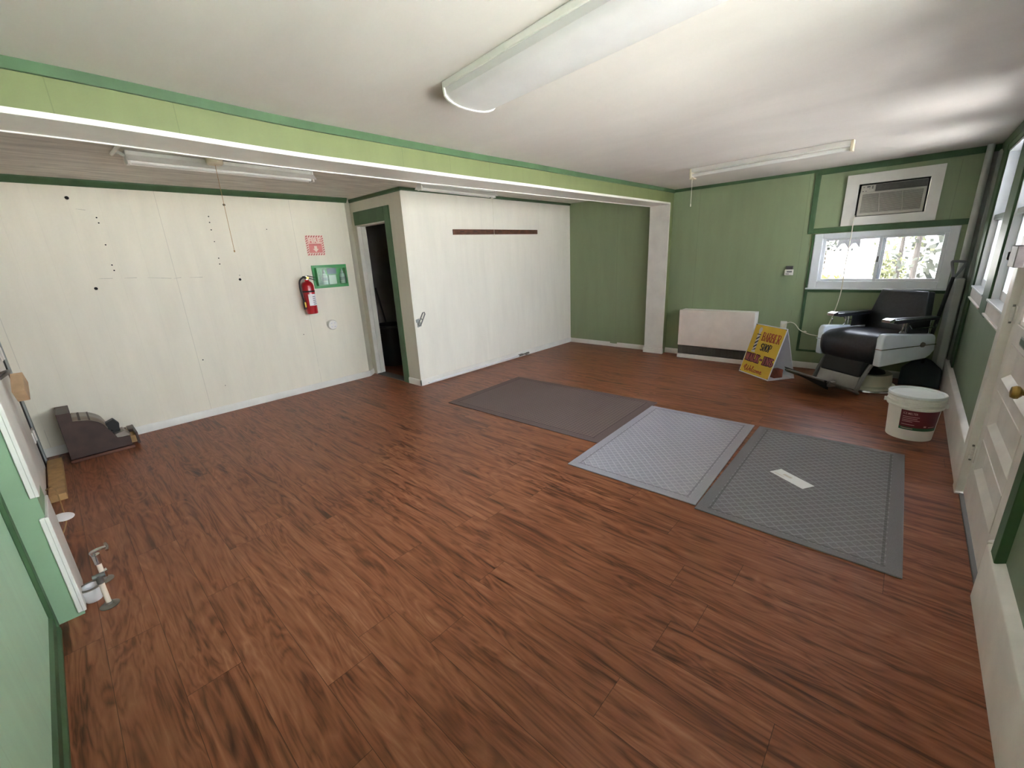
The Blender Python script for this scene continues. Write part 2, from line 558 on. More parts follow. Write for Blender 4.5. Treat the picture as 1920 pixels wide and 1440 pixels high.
def struct(name, bm, m, label=None, parent=None, **kw):
    o = obj(name, bm, m, parent, **kw)
    o['kind'] = 'structure'
    if label: o['label'] = label
    return o

def text_bm(s, height, width=None, bold=0.0, shear=0.0, spacing=1.0):
    """flat letters in the xy plane, centred; returns a bmesh"""
    cu = bpy.data.curves.new('txt', 'FONT')
    cu.body = s
    cu.size = 1.0
    cu.offset = bold
    cu.shear = shear
    cu.space_character = spacing
    cu.resolution_u = 3
    cu.fill_mode = 'FRONT'
    o = bpy.data.objects.new('txt', cu)
    COL.objects.link(o)
    bpy.context.view_layer.update()
    me = bpy.data.meshes.new_from_object(o.evaluated_get(bpy.context.evaluated_depsgraph_get()))
    bm = new()
    bm.from_mesh(me)
    bpy.data.objects.remove(o); bpy.data.curves.remove(cu); bpy.data.meshes.remove(me)
    xs = [v.co.x for v in bm.verts]; ys = [v.co.y for v in bm.verts]
    cx, cy = (min(xs) + max(xs)) / 2, (min(ys) + max(ys)) / 2
    sy = height / (max(ys) - min(ys))
    sx = sy if width is None else width / (max(xs) - min(xs))
    for v in bm.verts:
        v.co = Vector(((v.co.x - cx) * sx, (v.co.y - cy) * sy, 0))
    return bm

def ribbon(bm, pts, w, z=0.0, k=6):
    """flat brush stroke in the xy plane"""
    P = catmull([(p[0], p[1], z) for p in pts], k)
    prev = None
    n = len(P)
    for i, p in enumerate(P):
        d = (P[min(i + 1, n - 1)] - P[max(i - 1, 0)])
        if d.length < 1e-9: continue
        d.normalize()
        q = Vector((-d.y, d.x, 0)) * (w * 0.5 * (0.75 + 0.45 * abs(d.y)))
        cur = (bm.verts.new(p + q), bm.verts.new(p - q))
        if prev:
            bm.faces.new([prev[0], prev[1], cur[1], cur[0]])
        prev = cur

# ------------------------------------------------------------------ room measures (metres)
XA = 6.255            # far wall with the air conditioner
XL = -0.327           # near left wall
XS = -0.226           # left jamb of the wide opening
XN, YN = 2.964, 4.356  # closet block
YB, YB2 = 2.602, 2.875  # beam front / back
YD = -0.45            # window wall face
YBD = -0.416          # its baseboard face
YW = 5.402            # alcove back wall
ZC, ZB, ZK = 2.2917, 2.108, 2.3196
T = 0.14

def lerp_table(tab, x):
    if x <= tab[0][0]: return tab[0][1]
    for (a, va), (b, vb) in zip(tab, tab[1:]):
        if x <= b:
            t = (x - a) / (b - a)
            t = t * t * (3 - 2 * t)
            return va + (vb - va) * t
    return tab[-1][1]

SAG = [(-0.4, 0.012), (0.1, 0.010), (1.3, -0.016), (2.2, -0.017), (3.4, -0.008), (6.3, 0.008)]
def sag(x):
    return lerp_table(SAG, x)
def zc(x, y):
    t = max(0.0, min(1.0, (y - 0.3) / (YB - 0.3)))
    return ZC + sag(x) * t

# floor and ceilings
bm = new(); box(bm, -0.6, 6.4, -0.6, 6.6, -0.12, 0.0)
struct('floor', bm, M['floor'], 'dark walnut plank vinyl floor', smooth=False)

bm = new()
xs = [XL - 0.1 + (XA + 0.1 - XL + 0.1) * i / 48 for i in range(49)]
ys = [-0.62 + (YB2 + 0.62) * i / 24 for i in range(25)]
top = [[bm.verts.new((x, y, zc(x, y))) for y in ys] for x in xs]
for i in range(48):
    for j in range(24):
        bm.faces.new([top[i][j], top[i][j + 1], top[i + 1][j + 1], top[i + 1][j]])
struct('ceiling', bm, M['ceiling'], 'white painted ceiling of the main room')
bm = new(); box(bm, XL - 0.1, XA + 0.1, -0.62, 6.6, 2.42, 2.5)
struct('ceiling', bm, M['ceiling'], 'upper deck above the ceiling boards', smooth=False)
bm = new(); box(bm, XL - 0.2, XA + 0.02, YB2, 6.5, ZK, ZK + 0.06)
struct('ceiling', bm, M['alcove_ceiling'], 'worn grey white ceiling of the alcove', smooth=False)

def wall_cells(axis, f0, f1, u0, u1, z0, z1, holes):
    """wall slab between f0..f1 on its normal axis with rectangular holes (ua,ub,za,zb)"""
    bm = new()
    us = sorted({u0, u1} | {h[0] for h in holes} | {h[1] for h in holes})
    zs = sorted({z0, z1} | {h[2] for h in holes} | {h[3] for h in holes})
    for a, b in zip(us, us[1:]):
        for c, d in zip(zs, zs[1:]):
            mu, mz = (a + b) / 2, (c + d) / 2
            if any(h[0] < mu < h[1] and h[2] < mz < h[3] for h in holes):
                continue
            if axis == 'x': box(bm, f0, f1, a, b, c, d)
            else: box(bm, a, b, f0, f1, c, d)
    bmesh.ops.remove_doubles(bm, verts=bm.verts, dist=1e-5)
    # drop the coincident inner faces between neighbouring cells
    seen = {}
    for f in bm.faces:
        key = tuple(sorted(v.index for v in f.verts))
    bm.verts.index_update()
    for f in bm.faces:
        seen.setdefault(tuple(sorted(v.index for v in f.verts)), []).append(f)
    kill = [f for fs in seen.values() if len(fs) > 1 for f in fs]
    if kill:
        bmesh.ops.delete(bm, geom=kill, context='FACES_ONLY')
    return bm

WIN1 = (-0.30, 0.90, 0.985, 1.60)     # y0 y1 z0 z1 in far wall
ACH = (-0.004, 0.558, 1.755, 2.085)
bm = wall_cells('x', XA, XA + T, -0.62, YB2 + 0.001, 0.0, 2.42, [WIN1, ACH])
struct('wall_far', bm, M['green_far'], 'green painted far wall with the air conditioner', smooth=False)
bm = wall_cells('x', XA, XA + T, YB2 + 0.001, 6.5, 0.0, 2.42, [])
struct('wall_alcove_far', bm, M['green_far'], 'green end wall of the alcove', smooth=False)

W2 = (4.88, 5.72, 1.06, 2.17)
W3 = (3.66, 4.50, 1.06, 2.17)
W4 = (1.02, 2.15, 1.0, 2.17)  # unseen window, sized to brighten the near end of the room
W5 = (0.10, 0.78, 1.15, 2.17)  # unseen window added behind the camera to brighten the near end
DOOR = (2.42, 3.46, 0.0, 2.06)
bm = wall_cells('y', YD - T, YD, XL - 0.2, XA + T, 0.0, 2.42, [W2, W3, W4, W5, DOOR])
struct('wall_right', bm, M['green_door'], 'green painted window wall', smooth=False)

bm = new(); box(bm, XL - 0.14, XL, YD - T, YB, 0, 2.42)
struct('wall_left', bm, M['green_y'], 'pale green painted near wall', smooth=False)
# stub beside the wide opening
bm = new(); box(bm, XL - 0.14, XS, YB, YB2, 0, ZB + 0.02)
struct('wall_left_stub', bm, M['green_stub'], 'short green wall return beside the opening', smooth=False)

# beam over the wide opening, slightly sagging
def sag_beam(x0, x1, y0, y1, zlo, zhi, n=40):
    bm = new()
    rows = []
    for i in range(n + 1):
        x = x0 + (x1 - x0) * i / n
        rows.append([bm.verts.new((x, y, z)) for y, z in ((y0, zlo(x)), (y1, zlo(x)), (y1, zhi(x)), (y0, zhi(x)))])
    for a, b in zip(rows, rows[1:]):
        for q in range(4):
            bm.faces.new([a[q], a[(q + 1) % 4], b[(q + 1) % 4], b[q]])
    bm.faces.new(rows[0]); bm.faces.new(rows[-1][::-1])
    return bm
sb = lambda x: ZB + 0.72 * sag(x) + 0.004
struct('beam', sag_beam(XL, XA, YB, YB2, lambda x: sb(x) + 0.012, lambda x: 2.40), M['green_x'], 'pale green beam across the opening')
struct('trim_1', sag_beam(XL, XA - 0.115, YB - 0.006, YB2 + 0.004, lambda x: sb(x) - 0.010, lambda x: sb(x) + 0.013), M['white_trim'], 'white lining board under the beam')
struct('trim_2', sag_beam(XL, XA - 0.115, YB2 + 0.004, YB2 + 0.016, lambda x: sb(x) - 0.016, lambda x: sb(x) + 0.02), M['white_trim'], 'white bead along the back of the beam')
struct('trim_3', sag_beam(XL, XA, YB - 0.016, YB, lambda x: zc(x, YB) - 0.042, lambda x: zc(x, YB) + 0.004), M['trim_green'], 'dark green crown trim on the beam')
# jambs of the opening
bm = new(); box(bm, XA - 0.115, XA, YB, YB2, 0, ZB + 0.03)
struct('wall_far_stub', bm, M['green_x'], 'green wall return at the far end of the opening', smooth=False)
bm = new(); box(bm, XA - 0.124, XA - 0.110, YB - 0.006, YB2 + 0.012, 0.0, ZB + 0.012)
struct('trim_4', bm, M['white_trim'], 'white jamb lining at the far end of the opening', bevel=0.002)
bm = new(); box(bm, XA - 0.150, XA - 0.110, YB - 0.012, YB2 + 0.02, 0, 0.075)
struct('baseboard_jamb', bm, M['white_trim'], 'white base block of the far jamb', bevel=0.003)
bm = new(); box(bm, XS - 0.004, XS + 0.010, YB - 0.012, YB2 + 0.01, 0.02, 0.52); box(bm, XS - 0.004, XS + 0.010, YB - 0.012, YB2 + 0.01, 0.62, 2.10)
box(bm, XS - 0.02, XS + 0.006, YB - 0.010, YB + 0.004, 0.02, 0.52); box(bm, XS - 0.02, XS + 0.006, YB - 0.010, YB + 0.004, 0.62, 2.10)
struct('trim_5', bm, M['white_trim'], 'white jamb lining at the near end of the opening, broken in the middle', bevel=0.003)
# dark green corner strip and baseboard by the near left wall
bm = new(); box(bm, XL, XL + 0.016, YB - 0.055, YB, 0.0, 2.26)
struct('trim_6', bm, M['trim_green'], 'dark green corner strip of the near wall', bevel=0.003)
bm = new(); prism(bm, [(XL, 0), (XL + 0.022, 0), (XL + 0.022, 0.018), (XL + 0.012, 0.03), (XL + 0.012, 0.075), (XL, 0.085)], 'y', YD, YB - 0.055)
struct('baseboard_left', bm, M['trim_green'], 'dark green baseboard of the near wall')

# alcove walls
bm = wall_cells('y', YW, YW + 0.12, XL - 0.2, 2.835, 0.0, 2.42, [])
struct('wall_back', bm, M['white_wall'], 'cream white back wall of the alcove', smooth=False)
bm = new(); prism(bm, [(2.835, YW), (2.964, YW + 0.115), (2.964, YW + 0.25), (2.70, YW + 0.12), (2.70, YW + 0.003)], 'z', 0, 2.42)
struct('wall_back_return', bm, M['white_side'], 'slanted white wall return beside the closet', smooth=False)
# closet block: side wall with doorway, front wall, inside
bm = wall_cells('x', XN, XN + 0.10, YN, 6.5, 0.0, 2.42, [(4.716, 5.412, -0.01, 2.0)])
struct('wall_closet_side', bm, M['white_side'], 'white closet side wall with the doorway', smooth=False)
bm = new(); box(bm, XN + 0.10, XA, YN, YN + 0.10, 0, 2.42)
box(bm, XN + 0.0005, XN + 0.1, YN - 0.0008, YN, 0, 2.42)
struct('wall_closet_front', bm, M['white_notch'], 'white closet front wall', smooth=False)
bm = new(); box(bm, XN + 0.1, XA, 6.45, 6.5, 0, 2.42); box(bm, 4.9, 4.95, YN + 0.1, 6.45, 0, 2.42)
struct('wall_closet_inside', bm, M['closet'], 'grey inner walls of the closet', smooth=False)
# closet doorway: white jambs, dark green casing
bm = new(); box(bm, XN - 0.006, XN + 0.12, 5.395, 5.412, 0, 2.0); box(bm, XN + 0.045, XN + 0.06, 5.382, 5.396, 0.0, 1.99)
box(bm, XN - 0.004, XN + 0.11, 4.716, 5.395, 1.985, 2.0)
door2 = struct('trim_7', bm, M['white_trim'], 'white jamb of the closet doorway', bevel=0.002)
bm = new(); box(bm, XN - 0.016, XN, 4.608, 4.716, 0.0, 2.16); box(bm, XN - 0.016, XN, 4.716, 5.43, 2.0, 2.16)
struct('trim_8', bm, M['trim_green'], 'dark green casing round the closet doorway', bevel=0.003)
bm = new(); box(bm, XN - 0.01, XN + 0.12, 4.716, 5.395, 0.0, 0.012)
struct('trim_9', bm, M['grille'], 'worn threshold of the closet doorway', bevel=0.003)

# alcove left wall with an old door
XAL = -0.34
bm = wall_cells('x', XAL - 0.14, XAL, YB2, YW + 0.12, 0, 2.42, [])
struct('wall_alcove_left', bm, M['white_side'], 'white left wall of the alcove', smooth=False)

# crown trims (dark green)
def crown(name, prof_axis, prof, a, b, lab):
    bm = new(); prism(bm, prof, prof_axis, a, b)
    struct(name, bm, M['trim_green'], lab)
crown('trim_10', 'x', [(YW, ZK), (YW, ZK - 0.055), (YW - 0.012, ZK - 0.05), (YW - 0.04, ZK - 0.012), (YW - 0.04, ZK)], XAL, 2.86, 'dark green crown trim of the alcove back wall')
crown('trim_11', 'y', [(XN, ZK), (XN, ZK - 0.04), (XN - 0.018, ZK - 0.03), (XN - 0.018, ZK)], YN - 0.018, 5.52, 'dark green crown trim of the closet side wall')
crown('trim_12', 'x', [(YN, ZK), (YN, ZK - 0.034), (YN - 0.018, ZK - 0.026), (YN - 0.018, ZK)], XN - 0.018, XA, 'dark green crown trim of the closet front wall')
bm = new(); box(bm, XA - 0.014, XA, 0.945, YB, 2.262, 2.31)
box(bm, XA - 0.014, XA, YD, 0.945, 2.232, 2.31)
struct('trim_13', bm, M['trim_green'], 'dark green crown trim of the far wall', bevel=0.002)
bm = new(); box(bm, XL, XA, YD, YD + 0.014, 2.215, 2.31)
struct('trim_14', bm, M['trim_green'], 'dark green crown trim of the window wall', bevel=0.002)
# dark green battens round the air conditioner panel
bm = new(); box(bm, XA - 0.013, XA, 0.915, 0.968, 1.606, 2.262); box(bm, XA - 0.013, XA, -0.36, 0.915, 1.606, 1.662)
struct('trim_15', bm, M['trim_green'], 'dark green battens framing the panel round the air conditioner', bevel=0.003)
# panel under the window
bm = new(); box(bm, XA - 0.012, XA, 0.885, 0.915, 0.235, 1.60); box(bm, XA - 0.010, XA, -0.36, 0.915, 0.210, 0.235)
box(bm, XA - 0.012, XA, -0.36, 0.885, 0.94, 0.975)
struct('trim_16', bm, M['trim_green'], 'dark green edge strips of the panel under the window', bevel=0.003)
# baseboards
def baseboard(name, p0, p1, h, t, lab, m='white_trim'):
    """runs from p0 to p1, thickness to the left-hand side of the run"""
    p0, p1 = Vector(p0), Vector(p1)
    d = (p1 - p0); L = d.length; d.normalize(); nrm = Vector((-d.y, d.x))
    bm = new()
    prism(bm, [(0, 0), (t, 0), (t, h - 0.012), (t * 0.55, h), (0, h)], 'x', 0, L)
    # profile axes y,z -> map
    for v in bm.verts:
        a, b, z = v.co
        v.co = Vector((p0.x + d.x * a + nrm.x * b, p0.y + d.y * a + nrm.y * b, z))
    struct(name, bm, M[m], lab)
baseboard('baseboard_back', (2.842, YW), (XAL, YW), 0.078, 0.014, 'white baseboard of the alcove back wall')
baseboard('baseboard_return', (2.964, YW + 0.108), (2.838, YW - 0.002), 0.078, 0.014, 'white baseboard of the slanted return')
baseboard('baseboard_closet_side', (XN, YN - 0.014), (XN, 4.608), 0.078, 0.014, 'white baseboard of the closet side wall')
baseboard('baseboard_closet_front', (XA, YN), (XN - 0.014, YN), 0.08, 0.014, 'white baseboard of the closet front wall')
baseboard('baseboard_alcove_far', (XA, YB2), (XA, YN), 0.072, 0.014, 'white baseboard of the green alcove end wall')
baseboard('baseboard_far', (XA, YBD), (XA, YB), 0.075, 0.014, 'white baseboard of the far wall')
# paint slop on the alcove baseboard
bm = new(); box(bm, XA - 0.0145, XA - 0.002, 3.42, 3.55, 0.05, 0.074)
struct('trim_17', bm, M['green_far'], 'green paint slopped over the baseboard top', bevel=0.004)
# window wall: deep white base with a sloping cap
def deep_base(name, x0, x1, lab):
    bm = new(); prism(bm, [(YD - 0.01, 0), (YBD, 0), (YBD, 0.262), (YBD - 0.004, 0.268), (YD, 0.285), (YD - 0.01, 0.285)], 'x', x0, x1)
    return struct(name, bm, M['white_door'], lab)
deep_base('baseboard_right', 3.57, XA, 'tall white baseboard under the windows')
bm = new(); 
prof = [(YD - 0.01, 0), (YBD, 0), (YBD, 0.262), (YBD - 0.004, 0.268), (YD, 0.285), (YD - 0.01, 0.285)]
prism(bm, prof, 'x', XL, 2.40)
# rounded return at the doorway
prism(bm, [(2.40, YD - 0.01), (2.44, YD - 0.01), (2.435, YBD - 0.02), (2.418, YBD - 0.004), (2.40, YBD)], 'z', 0, 0.275)
struct('baseboard_right', bm, M['white_door'], 'tall white baseboard nearest the camera')
bm = new(); box(bm, 2.245, 2.335, YD - 0.01, YBD - 0.004, 0.27, 2.22)
struct('trim_18', bm, M['trim_green'], 'dark green casing on the near side of the entrance door', bevel=0.003)
# casing on the far side of the door, white
bm = new(); box(bm, 3.45, 3.565, YD - 0.05, -0.409, 0.0, 2.14); box(bm, 2.335, 3.565, YD - 0.02, -0.412, 2.06, 2.16)
struct('trim_19', bm, M['white_door'], 'white casing of the entrance door', bevel=0.003)
bm = new(); box(bm, 2.42, 3.46, YD - T, -0.43, 0.0, 0.012)
struct('trim_20', bm, M['grille'], 'dark threshold under the entrance door', bevel=0.003)

# ------------------------------------------------------------------ windows
def portal(name, loc, rot, sx, sy):
    ld = bpy.data.lights.new(name, 'AREA')
    ld.shape = 'RECTANGLE'; ld.size = sx; ld.size_y = sy
    ld.cycles.is_portal = True
    lo = bpy.data.objects.new(name, ld); COL.objects.link(lo)
    lo.location = loc; lo.rotation_euler = rot

def side_window(n, W, lab, hidden=False):
    x0, x1, z0, z1 = W
    root = thing('window_%d' % n, lab, 'window', ((x0 + x1) / 2, YD, z0))
    root['kind'] = 'structure'
    # lining
    bm = new()
    box(bm, x0, x0 + 0.018, YD - T, YD + 0.002, z0, z1); box(bm, x1 - 0.018, x1, YD - T, YD + 0.002, z0, z1)
    box(bm, x0, x1, YD - T, YD + 0.002, z1 - 0.018, z1)
    obj('window_lining', bm, M['vinyl'], root, world=True, bevel=0.002)
    # lower sash (inner) and upper sash (outer)
    def sash(name, ya, yb, za, zb, top_m):
        bm = new(); w = 0.045
        a, b = x0 + 0.02, x1 - 0.02
        box(bm, a, a + w, ya, yb, za, zb); box(bm, b - w, b, ya, yb, za, zb)
        box(bm, a + w, b - w, ya, yb, za, za + 0.06); box(bm, a + w, b - w, ya, yb, zb - 0.035, zb)
        s = obj(name, bm, M['vinyl'], root, world=True, bevel=0.003)
        bm = new(); box(bm, a + w, b - w, (ya + yb) / 2 - 0.002, (ya + yb) / 2 + 0.002, za + 0.06, zb - 0.035)
        obj('pane', bm, M['dim_side'] if n < 4 else M['glass'], s, world=True, smooth=False)
        return s
    zm = 1.645
    sash('lower_sash', YD - 0.070, YD - 0.035, z0 + 0.005, zm, None)
    sash('upper_sash', YD - 0.112, YD - 0.077, zm - 0.03, z1 - 0.018, None)
    bm = new(); box(bm, x0 + 0.018, x1 - 0.018, YD - 0.034, YD - 0.008, zm - 0.025, zm + 0.015)
    obj('meeting_rail', bm, M['grey_rail'], root, world=True, bevel=0.003)
    # sill and apron
    bm = new(); box(bm, x0 - 0.03, x1 + 0.03, YD - T, YD + 0.02, z0 - 0.012, z0 + 0.004)
    obj('sill', bm, M['vinyl'], root, world=True, bevel=0.003)
    bm = new(); box(bm, x0 - 0.03, x1 + 0.03, YD, YD + 0.012, z0 - 0.095, z0 - 0.012)
    prism(bm, [(YD, z0 - 0.115), (YD + 0.022, z0 - 0.11), (YD + 0.024, z0 - 0.097), (YD, z0 - 0.094)], 'x', x0 - 0.03, x1 + 0.03)
    obj('apron', bm, M['white_door'], root, world=True, bevel=0.002)
    portal('daylight', ((x0 + x1) / 2, YD - T - 0.02, (z0 + z1) / 2), (radians(-90), 0, 0), x1 - x0, z1 - z0)
    return root
side_window(2, W2, 'tall white double-hung window nearest the far corner')
side_window(3, W3, 'tall white double-hung window beside the entrance door')
side_window(4, W4, 'unseen tall white double-hung window on the near side of the door, added for light')
side_window(5, W5, 'unseen narrow white double-hung window behind the camera, added for light')
# dark green mullion boards between and beside the windows
bm = new(); box(bm, 4.52, 4.86, YD, YD + 0.014, 0.93, 2.215); box(bm, 5.745, 6.02, YD, YD + 0.014, 0.285, 2.215)
struct('trim_21', bm, M['trim_green'], 'dark green boards between the tall windows', bevel=0.003)
bm = new(); box(bm, 3.57, 5.745, YD, YD + 0.012, 2.172, 2.215)
struct('trim_22', bm, M['trim_green'], 'dark green head board over the tall windows', bevel=0.003)

# sliding window in the far wall
y0, y1, z0, z1 = WIN1
root = thing('window_1', 'wide white sliding window under the air conditioner', 'window', (XA, (y0 + y1) / 2, z0))
root['kind'] = 'structure'
bm = new()
box(bm, XA - 0.012, XA + T, y0, y0 + 0.075, z0, z1); box(bm, XA - 0.012, XA + T, y1 - 0.09, y1, z0, z1)
box(bm, XA - 0.012, XA + T, y0 + 0.075, y1 - 0.09, z0, z0 + 0.075); box(bm, XA - 0.012, XA + T, y0 + 0.075, y1 - 0.09, z1 - 0.06, z1)
obj('window_frame', bm, M['vinyl'], root, world=True, bevel=0.004)
bm = new(); box(bm, XA - 0.03, XA, y0 - 0.01, y1 + 0.012, z0 - 0.014, z0 + 0.004)
obj('window_sill', bm, M['vinyl'], root, world=True, bevel=0.004)
def slide(name, a, b, xa, xb, w):
    bm = new(); za, zb = z0 + 0.075, z1 - 0.06
    box(bm, xa, xb, a, a + w, za, zb); box(bm, xa, xb, b - w, b, za, zb)
    box(bm, xa, xb, a + w, b - w, za, za + 0.028); box(bm, xa, xb, a + w, b - w, zb - 0.022, zb)
    s = obj(name, bm, M['vinyl'], root, world=True, bevel=0.003)
    bm = new(); box(bm, (xa + xb) / 2 - 0.002, (xa + xb) / 2 + 0.002, a + w, b - w, za + 0.028, zb - 0.022)
    obj('pane', bm, M['dim_far'], s, world=True, smooth=False)
slide('fixed_sash', 0.245, 0.81, XA + 0.055, XA + 0.085, 0.03)
slide('sliding_sash', -0.225, 0.305, XA + 0.015, XA + 0.045, 0.03)
bm = new(); box(bm, XA + 0.004, XA + 0.016, 0.284, 0.298, 1.27, 1.33)
obj('sash_latch', bm, M['grille'], root, world=True, bevel=0.003)
portal('daylight', (XA + T + 0.02, (y0 + y1) / 2, (z0 + z1) / 2), (0, radians(90), 0), z1 - z0, y1 - y0)

# ------------------------------------------------------------------ entrance door
YF = -0.446
droot = thing('door_1', 'white panelled entrance door with a glazed top and brass knob', 'door', (2.94, YF, 0))
droot['kind'] = 'structure'
bm = new()
dx0, dx1 = 2.425, 3.45
stile = 0.155
zs = [0.02, 0.215, 0.43, 0.505, 0.70, 0.775, 0.97, 1.06, 1.93, 2.05]
yb, yf = YF - 0.042, YF
px0, px1 = dx0 + stile, dx1 - stile + 0.02
box(bm, dx0, px0, yb, yf, 0.02, 2.05); box(bm, px1, dx1, yb, yf, 0.02, 2.05)
PAN = [(0.225, 0.415), (0.495, 0.70), (0.765, 0.955)]
GL = (1.055, 1.93)
edges = [0.02] + [v for p in PAN for v in p] + list(GL) + [2.05]
for i in range(0, len(edges), 2):
    box(bm, px0, px1, yb, yf, edges[i], edges[i + 1])
obj('stiles_and_rails', bm, M['white_door'], droot, world=True, bevel=0.002)
for za, zb in PAN:
    bm = new()
    # recessed panel with sloped moulding
    d = 0.024
    A = [(px0, yf, za), (px1, yf, za), (px1, yf, zb), (px0, yf, zb)]
    q = 0.036
    B = [(px0 + q, yf - d, za + q), (px1 - q, yf - d, za + q), (px1 - q, yf - d, zb - q), (px0 + q, yf - d, zb - q)]
    va = [bm.verts.new(p) for p in A]; vb = [bm.verts.new(p) for p in B]
    for i in range(4):
        bm.faces.new([va[i], va[(i + 1) % 4], vb[(i + 1) % 4], vb[i]])
    bm.faces.new(vb)
    obj('door_panel', bm, M['white_door'], droot, world=True, smooth=False, solid=0.006)
bm = new(); box(bm, px0, px1, yf - 0.026, yf - 0.02, GL[0], GL[1])
obj('door_glass', bm, M['dim_side'], droot, world=True, smooth=False)
bm = new()
for a, b, c, d in ((px0, px1, GL[0], GL[0] + 0.02), (px0, px1, GL[1] - 0.02, GL[1]), (px0, px0 + 0.02, GL[0] + 0.02, GL[1] - 0.02), (px1 - 0.02, px1, GL[0] + 0.02, GL[1] - 0.02)):
    box(bm, a, b, yf - 0.036, yf - 0.008, c, d)
obj('glazing_bead', bm, M['white_door'], droot, world=True, bevel=0.003)
bm = new(); box(bm, 2.86, 3.10, YF, YF + 0.006, 0.985, 1.03)
ms = obj('mail_slot', bm, M['steel'], droot, world=True, bevel=0.002)
bm = new(); box(bm, 2.875, 3.085, YF + 0.005, YF + 0.009, 0.994, 1.021)
obj('slot_flap', bm, M['trim_green'], ms, world=True, bevel=0.002)
# knob
kx, kz = 2.62, 0.868
bm = new(); cyl(bm, (kx, YF, kz), (kx, YF + 0.006, kz), 0.026, n=24); cyl(bm, (kx, YF + 0.005, kz), (kx, YF + 0.03, kz), 0.010, n=16)
kn = obj('door_knob', bm, M['brass'], droot, world=True)
bm = new(); lathe(bm, [(0.0, -0.002), (0.014, 0.0), (0.026, 0.010), (0.028, 0.02), (0.022, 0.032), (0.0, 0.036)], 24)
xform(bm, Matrix.Translation((kx, YF + 0.026, kz)) @ Matrix.Rotation(radians(-90), 4, 'X'))
obj('knob_ball', bm, M['brass'], kn, world=True)
for hz in (0.28, 1.09, 1.86):
    bm = new()
    for q in range(3):
        cyl(bm, (3.452, -0.434, hz - 0.04 + q * 0.027), (3.452, -0.434, hz - 0.016 + q * 0.027), 0.0085, n=14)
    box(bm, 3.40, 3.452, YF, YF + 0.003, hz - 0.045, hz + 0.045)
    obj('hinge', bm, M['white_door'], droot, world=True, bevel=0.001)
    bm = new(); cyl(bm, (3.452, -0.434, hz + 0.038), (3.452, -0.434, hz + 0.05), 0.006, n=12); cyl(bm, (3.452, -0.434, hz - 0.05), (3.452, -0.434, hz - 0.038), 0.006, n=12)
    each('hinge_pin', bm, M['cast'], droot, world=True)
portal('daylight', (2.94, YD - T - 0.02, 1.5), (radians(-90), 0, 0), 0.8, 0.9)

# rim lock box on the casing
lk = thing('lock_box', 'grey brown painted lock box with dark bolt on the white door casing', 'lock', (3.50, -0.409, 1.33))
bm = new(); box(bm, 3.30, 3.485, -0.409, -0.372, 1.335, 1.44)
obj('case', bm, M['lockgrey'], lk, world=True, bevel=0.004)
bm = new(); box(bm, 3.486, 3.53, -0.409, -0.40, 1.345, 1.425)
obj('strike_plate', bm, M['post_grey'], lk, world=True, bevel=0.002)
bm = new(); box(bm, 3.483, 3.60, -0.398, -0.38, 1.37, 1.398); box(bm, 3.575, 3.60, -0.402, -0.374, 1.362, 1.405)
obj('bolt', bm, M['rubber'], lk, world=True, bevel=0.003)

# ------------------------------------------------------------------ old door in the alcove's left wall (seen edge on past the jamb)
d2 = thing('door_2', 'old white door in the alcove side wall seen edge on', 'door', (XAL, 4.2, 0))
d2['kind'] = 'structure'
bm = new(); box(bm, XAL, XAL + 0.012, 3.45, 5.02, 0.02, 2.03)
obj('door_leaf', bm, M['white_door'], d2, world=True, bevel=0.003)
bm = new(); box(bm, XAL, XAL + 0.022, 5.20, 5.27, 0.0, 2.1); box(bm, XAL, XAL + 0.022, 3.36, 5.20, 2.03, 2.1)
obj('door_casing', bm, M['post_grey'], d2, world=True, bevel=0.003)
bm = new(); box(bm, XAL + 0.001, XAL + 0.010, 5.03, 5.20, 0.0, 2.03)  # solid dark strip stands in for the shade in the door gap
obj('gap_shade', bm, M['gap_shade'], d2, world=True)
for hz in (0.30, 0.98, 1.75):
    bm = new(); box(bm, XAL, XAL + 0.019, 4.96, 5.16, hz - 0.045, hz + 0.045); cyl(bm, (XAL + 0.021, 5.06, hz - 0.045), (XAL + 0.021, 5.06, hz + 0.045), 0.006, n=10)
    obj('hinge', bm, M['white_trim'], d2, world=True, bevel=0.001)
bm = new(); tube(bm, [(XAL + 0.012, 3.95, 0.93), (XAL + 0.05, 3.96, 0.955), (XAL + 0.075, 4.05, 0.965), (XAL + 0.07, 4.2, 0.955), (XAL + 0.03, 4.28, 0.935), (XAL + 0.012, 4.29, 0.925)], 0.011, 10)
obj('door_handle', bm, M['cast'], d2, world=True)
bm = new(); box(bm, XAL, XAL + 0.03, 3.30, 3.42, 0.3, 2.06)
obj('door_stop', bm, M['white_trim'], d2, world=True, bevel=0.004)

# turn block of raw wood screwed to that door
bm = new(); box(bm, -0.03, 0.03, -0.085, 0.085, -0.055, 0.055)
tb = obj('wood_block', bm, M['pine_pale'], None, bevel=0.003)
tb.location = (-0.262, 4.47, 0.80); tb.rotation_euler = (0, radians(8), radians(-12))
tb.rotation_euler = (radians(38), 0, radians(-6))
tag(tb, 'pale wooden turn block screwed to the old alcove door', 'wood block')

